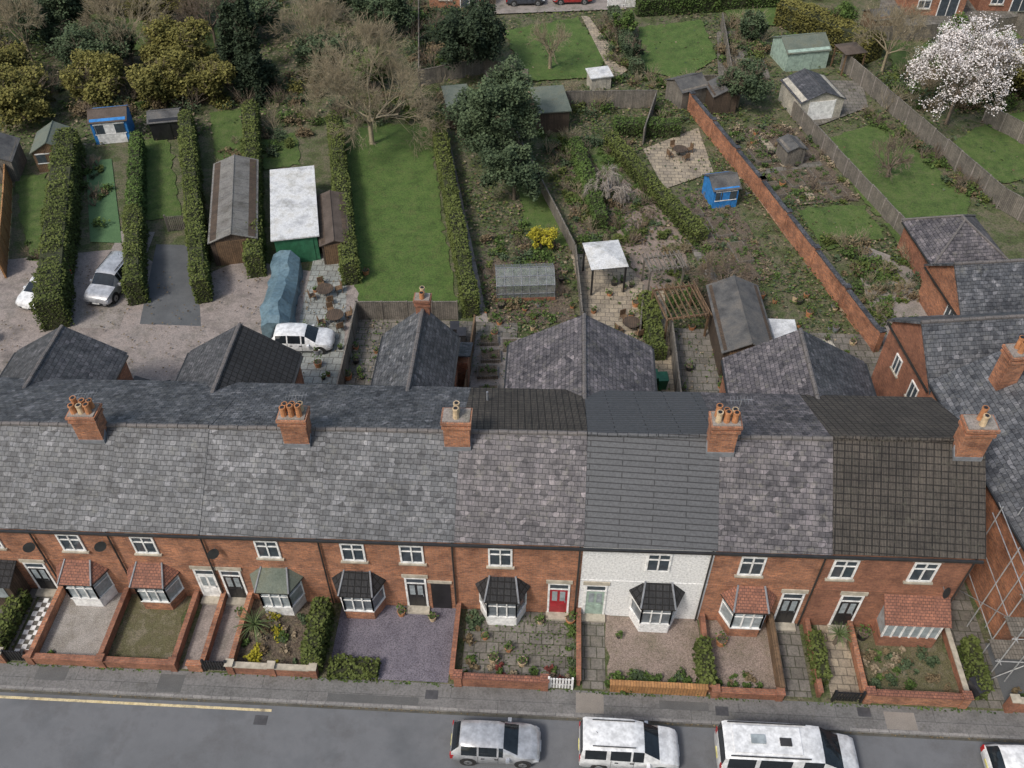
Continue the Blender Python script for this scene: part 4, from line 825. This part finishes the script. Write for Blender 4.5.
def table_set(name,x,y):
    e=empty(name,(x,y,0));b=MB();b.cyl((x,y,.68),(x,y,.72),.6,.6,16,WDK);b.cyl((x,y,0),(x,y,.68),.05,.05,6,WDK);b.done('table',e)
    for i in range(4):
        a=i*1.57+.5;T=TR(x+math.cos(a)*.95,y+math.sin(a)*.95,a+math.pi/2);b=MB(T);b.box(-.22,.22,-.22,.22,.42,.47,WDB);b.box(-.22,.22,-.24,-.19,.47,.9,WDB)
        for sx in (-.2,.2):
            for sy in (-.2,.2): b.box(sx-.02,sx+.02,sy-.02,sy+.02,0,.42,WDB)
        b.done('chair',e)
table_set('garden_table_and_chairs',-11.6,24.2);table_set('garden_table_and_chairs',-10.4,21.5);table_set('garden_table_and_chairs',9.5,21.8);table_set('garden_table_and_chairs',14.4,44)
for x,y in ((-2.2,20.5),(-1.7,19.9),(10.6,16.6),(11.2,16.4)): wheelie('wheelie_bin',x,y,.1,BING if x>0 else BINB)
for x,y in ((-33,18.2),(24.6,-3.3),(25.2,8),(-19.4,14),(22.8,17.5)): wheelie('wheelie_bin',x,y,.4,BINB)
def planter(name,lst,m=WDB):
    for x,y,w,d,rot in lst:
        e=empty(name,(x,y,0));b=MB(TR(x,y,rot));b.box(-w/2,w/2,-d/2,d/2,0,.36,m);b.box(-w/2+.06,w/2-.06,-d/2+.06,d/2-.06,.36,.375,SOIL);b.done('box',e)
        P,s=[],[]
        for k in range(int(w*d*2)+2):
            p,q=blob((x+R.uniform(-w*.35,w*.35),y+R.uniform(-d*.35,d*.35),.46),.17,22);P.append(p);s.append(q)
        P=np.vstack(P);qmesh('plants',P,.09,np.concatenate(s),LF['green'],e)
planter('raised_planter',[(.3,18.5,1.3,1.0,.1),(.2,17.0,1.3,1.0,.1),(.4,15.2,1.2,1.0,.1),(.1,20.0,1.2,.8,.1),(1.5,19.6,1.0,1.0,.1),(14.7,36.2,1.2,2.6,.25),(16.6,33.6,1.2,2.4,.25),(15.4,32.6,1.0,2.2,.25),(17.8,30.5,1.2,2.4,.25),(21.0,44,1.2,2.2,.3),(24.6,44.8,1.2,2.2,.3),(23.2,40.6,1.2,2.4,.3),(25.6,41.2,1.2,2.4,.3),(26.4,38.9,1.2,1.6,.3),(21.6,39,1.0,2,.3)],WDG)
K=['green','olive','brown','hedge','green']
def bed(poly,n,a,b_,seed,kinds=K,tw=.45):
    shrubs('garden_shrubs',scatter(poly,n,a,b_,kinds,seed),.12,110)
    twig_shrubs('bare_shrubs',scatter(poly,int(n*tw),a*1.4,b_*1.5,['x'],seed+500),TWD if seed%2 else TWG)
bed([(.3,22.4),(5.6,22.4),(4,33),(-1.2,33)],46,.2,.6,21)
bed([(6.5,30.5),(8.2,31),(5.4,47),(2.5,47)],50,.3,.8,22);bed([(8,31),(13,31),(10,46),(6,46)],60,.2,.7,23)
bed([(13.6,37),(17,39),(20.4,28),(16.4,27)],40,.15,.42,24);bed([(18.4,48),(25,50),(28,38),(21.5,37)],70,.2,.5,25,['green','olive','brown','hedge','tan'],.3)
bed([(24,33),(27,33),(28,26),(26.2,22)],34,.3,.8,26);bed([(31.2,51.5),(33.2,51),(38.8,38),(36.8,38.5)],40,.3,.7,27);bed([(26,30),(31,31),(30.6,27),(27,24)],26,.3,.8,28)
bed([(-41,46),(-16,52),(-16,56),(-44,54)],80,.5,1.2,29,['yel','brown','olive','green']);bed([(-24,40),(-19,42),(-16,49),(-23,50)],34,.3,.8,30);bed([(-35.6,29),(-34.4,29),(-31.2,25),(-32,24.6)],5,.3,.5,31)
bed([(-8,50),(8,50),(9,54),(-9,54)],50,.4,1.0,32);bed([(9,60),(11.2,60),(11.2,70),(8,70)],34,.4,.9,33);bed([(19.6,58),(24,60),(25,70),(20,72)],44,.4,1.1,34)
bed([(-10,57),(-2.5,59),(-3,74),(-12,74)],70,.5,1.2,35,['dark','olive','green','brown']);bed([(33,52),(42,53),(46,60),(36,60)],70,.4,1.1,36);bed([(40,52),(60,60),(60,64),(44,62)],60,.5,1.2,37)
bed([(9,57),(19,54),(21,57),(10,57.8)],40,.3,.8,38);bed([(-30.5,31.5),(-29,32),(-34.5,41.5),(-36,41)],12,.3,.6,39);bed([(12.4,46),(16,50.5),(13,51.5)],12,.3,.7,40);bed([(-15.6,47),(-7.5,48),(-8,53),(-16,53)],40,.4,.9,41)
bed([(12.2,24),(15,24),(16,31),(12,31)],30,.25,.6,42);bed([(-60,70),(-12,72),(-12,84),(-60,84)],110,.8,1.8,43,['olive','yel','brown','dark']);bed([(28,76),(60,84),(60,88),(28,86)],60,.8,1.6,44,['olive','green','brown','dark'])
pots('plant_pots',[(R.uniform(6.8,11.6),R.uniform(17,29)) for i in range(26)]);pots('plant_pots',[(R.uniform(12.4,24),R.uniform(15,27)) for i in range(40)]);pots('plant_pots',[(R.uniform(-.6,5.6),R.uniform(15.4,28)) for i in range(40)])
pots('plant_pots',[(R.uniform(26.2,29.2),R.uniform(19,30)) for i in range(24)]);pots('plant_pots',[(R.uniform(-13,-9.2),R.uniform(16,28)) for i in range(12)]);pots('plant_pots',[(R.uniform(-8.6,-6.4),R.uniform(10,21.6)) for i in range(9)]);pots('plant_pots',[(R.uniform(18.6,24),R.uniform(36,48)) for i in range(26)])
def litter(name,poly,n,kind,size=.09,seed=0,keep=.06,z=(.17,.24)):
    xs=[p[0] for p in poly];ys=[p[1] for p in poly];rg=np.random.default_rng(seed)
    X=rg.uniform(min(xs),max(xs),n*2);Y=rg.uniform(min(ys),max(ys),n*2)
    dn=np.sin(X*1.3+seed)*np.sin(Y*1.1)+np.sin(X*.47+Y*.6)
    k=[i for i in range(len(X)) if dn[i]>rg.uniform(-1.6,1.2) and inpoly(X[i],Y[i],poly) and (rg.random()<keep or not any(inpoly(X[i],Y[i],h) for h in HARD))][:n]
    if not k: return
    P=np.stack([X[k],Y[k],rg.uniform(z[0],z[1],len(k))],1);qmesh(name,P,rg.uniform(.5,1.5,len(k))*size,rg.uniform(0,1,len(k)),LF[kind],up=2.5)
GP=[(-.5,21),(26,20),(31,32),(18,53),(-4,56),(-6,48)]
for i,(k,n) in enumerate((('tan',2200),('brown',3200),('green',6000),('olive',4500),('hedge',5000))):
    litter('ground_cover',GP,n,k,.14,i+1);litter('ground_cover',[(-12,48),(-14,72),(60,76),(60,50),(38,37),(20,50)],n,k,.17,i+11)
litter('leaf_litter',[(-44,40),(-16,48),(-14,72),(-60,72)],4000,'tan',.18,31);litter('ground_cover',[(-44,40),(-16,48),(-14,72),(-60,72)],7000,'green',.18,32)
litter('weeds',[(-34,-4.25),(34,-4.25),(34,-4.1),(-34,-4.1)],700,'green',.07,41,1,(.01,.05));litter('weeds',[(-34,-5.5),(34,-5.5),(34,-5.42),(-34,-5.42)],300,'brown',.06,42,1,(-.11,-.1))
litter('weeds',[(.3,-3.9),(6,-3.9),(6,-.2),(.3,-.2)],500,'green',.06,43,1,(.07,.1));litter('leaf_litter',[(-34,9),(-9,9),(-9,27),(-34,27)],900,'brown',.10,44,1,(.2,.22));litter('leaf_litter',[(-9,9),(26,13),(26,22),(-9,22)],1500,'tan',.09,45,1,(.2,.23));litter('weeds',[(-9,9),(26,13),(26,22),(-9,22)],1800,'green',.10,46,1,(.2,.23))
# ------------------------------------------------------------------ trees
bare_tree('bare_tree',-11.6,44.5,11,5.8,TWG,7,3,4,r0=.2)
leafy_tree('evergreen_tree',-.9,42.2,8.0,3.7,'olive',34000,46,.15,3,ry=5.0,twigs=0)
leafy_tree('evergreen_tree',.9,36.8,5.2,2.7,'olive',14000,28,.15,8,twigs=0)
leafy_tree('yew_tree',-4.4,57.5,6.8,3.8,'dark',20000,34,.18,5,twigs=0);leafy_tree('conifer_tree',-23.3,52.5,9,2.1,'dark',14000,34,.17,6,conical=True,low=.02,twigs=0);leafy_tree('conifer_tree',-26,56,7,2.3,'dark',12000,30,.17,7,conical=True,low=.02,twigs=0)
e=bare_tree('blossom_tree',38.2,50.5,9.6,4.3,TWD,6,3,9)
s,t=branches(38.2,50.5,9.6,4.3,6,3,9,.2);s,f=fit(s,38.2,50.5,9.6,4.3,.2)
T_=np.array([f(q) for q in t]);T_=T_[NR.random(len(T_))<.7]
P=np.vstack([T_+NR.normal(0,.17,T_.shape) for _ in range(8)]);qmesh('blossom',P,NR.uniform(.05,.13,len(P)),NR.uniform(.3,1,len(P)),LF['blos'],e,(38.2,50.5,0))
leafy_tree('golden_shrub',3.2,30.4,1.9,1.2,'gold',3400,18,.10,12,low=.02,twigs=0)
bare_tree('bare_tree',3.2,59,5,2.2,TWG,5,3,13);bare_tree('weeping_tree',8.3,37.2,3.4,2.2,TWW,6,3,14,droop=1.1);bare_tree('bare_tree',15.9,25.6,3.6,2.4,TWD,6,3,15,droop=.3)
leafy_tree('garden_tree',20.2,52.5,4.4,2.5,'olive',10000,26,.15,16);leafy_tree('garden_tree',10.4,66,3,1.4,'green',3000,14,.16,17);leafy_tree('garden_tree',11.2,60.5,2.6,1.2,'dark',3000,14,.16,18)
bare_tree('bare_tree',34.8,60,7.5,3.4,TWG,6,3,19);bare_tree('bare_tree',-37,58,8.5,4.4,TWG,6,3,20);bare_tree('bare_tree',-47,58,8,4,TWG,6,3,21);bare_tree('bare_tree',-19.5,60,7.5,4,TWG,6,3,22);bare_tree('bare_tree',31,41.5,4,2.2,TWD,5,3,23);bare_tree('bare_tree',-30,62,8,3.6,TWD,6,3,24)
for i,(x,y,h,r,k) in enumerate([(-37.5,50.5,4.2,3.2,'yel'),(-43,47,4.4,3.4,'yel'),(-31,51,4.4,3.0,'yel'),(-27,51,4.6,2.6,'yel'),(-48,52,4.5,4,'yel'),(-39,56,4.6,3.6,'olive'),(-32,57,4.8,3.4,'yel'),(-46,62,5.5,4,'olive'),(-54,58,5.5,4,'yel'),(-18,57,4.2,2.8,'olive'),(-13.5,55,3.4,2.4,'green'),(-52,68,6,4,'olive'),(-36,66,6,4,'yel'),(-27,64,5,3.4,'olive'),(-14,66,4.5,3.2,'olive'),(-19,70,5,3.5,'olive'),(-43,70,5,3.6,'brown'),
   (44.6,56,4.8,2.6,'yel'),(48,52,4.5,2.5,'yel'),(42,62,4.5,2.4,'green'),(58,68,6,3.5,'olive'),(32,68,3.4,1.8,'green'),(23,66,3,1.7,'olive'),(56,52,4,2.4,'green'),(47,38,3.5,2,'olive'),(-50,44,4.2,3,'yel'),(33.6,31.6,2.6,1.4,'green')]):
    leafy_tree('bushy_tree',x,y,h,r,k,int(1700*r*r)+1500,34,.17,60+i,low=.02)
# ------------------------------------------------------------------ surroundings beyond the frame
def ext1(x0,x1,y0,y1,h,m,rf):
    e=empty('brick_extension',((x0+x1)/2,(y0+y1)/2,0));b=MB();b.box(x0,x1,y0,y1,-.05,h,m);b.done('walls',e);b=MB();b.slab([(x0-.2,y0-.2,h),(x1+.2,y0-.2,h),(x1+.2,y1,h+.9),(x0-.2,y1,h+.9)],.1,rf);b.done('roof',e)
    b=MB();xm=(x0+x1)/2;window(b,xm-1.2,.9,1.3,1.2,y=y0);b.box(xm+.4,xm+2.2,y0-.03,y0+.02,.1,2.1,GLS);b.box(xm+.3,xm+.4,y0-.06,y0+.02,.05,2.2,WFR);b.box(xm+2.2,xm+2.3,y0-.06,y0+.02,.05,2.2,WFR);b.box(xm+1.26,xm+1.34,y0-.06,y0+.02,.1,2.1,WFR);b.done('windows_and_door',e)
ext1(-10,-4,72.6,78,2.5,BR,PAN);ext1(12,17.5,75.6,80,2.5,BR,SL);ext1(40,46,73,79,2.5,BR,PAN);ext1(48,54,74.5,80,2.5,BRD,SL);ext1(30,35,77,82,2.5,BR,PAN)
for i,(x,y) in enumerate([(-60,88),(-42,90),(-24,89),(-5,88),(14,90),(32,92),(52,90)]):
    gable_house('brick_house',x,x+11,y,y+8,5.6,8.6,BR if i%2 else BRD,PAN if i%3 else SL,'x',(('F',x+2.5,3.6,1.1,1.3),('F',x+8,3.6,1.1,1.3)))
for i,x in enumerate((-60,-46)): gable_house('brick_house',x,x+11,0,9,5.7,9,BR,SL,'x',(('F',x+2.5,3.6,1.1,1.3),('F',x+8,3.6,1.1,1.3)))
# ------------------------------------------------------------------ light, sky, camera
w=bpy.data.worlds.new('World');S.world=w;w.use_nodes=True;nt=w.node_tree
sky=nt.nodes.new('ShaderNodeTexSky');sky.sky_type='NISHITA';sky.sun_disc=False
el,az=math.radians(50),math.radians(222)
sky.sun_elevation=el;sky.sun_rotation=az;sky.air_density=1.6;sky.dust_density=4;sky.ozone_density=1
nt.links.new(sky.outputs[0],nt.nodes['Background'].inputs[0]);nt.nodes['Background'].inputs[1].default_value=.14
sd=bpy.data.lights.new('sun','SUN');sd.energy=2.3;sd.angle=math.radians(11);sd.color=(1,.965,.91);so=bpy.data.objects.new('sun',sd);COL.objects.link(so)
d=Vector((math.sin(az)*math.cos(el),math.cos(az)*math.cos(el),math.sin(el)));so.rotation_euler=d.to_track_quat('Z','Y').to_euler();so.location=(0,0,60)
S.view_settings.view_transform='Standard';S.view_settings.look='None';S.view_settings.exposure=0
cd=bpy.data.cameras.new('camera');cd.sensor_width=36;cd.lens=920/1024*36;cd.clip_end=3000
co=bpy.data.objects.new('camera',cd);co.location=(3.95,-24.8,41.1);co.rotation_euler=(math.radians(45),0,math.radians(3));COL.objects.link(co);S.camera=co
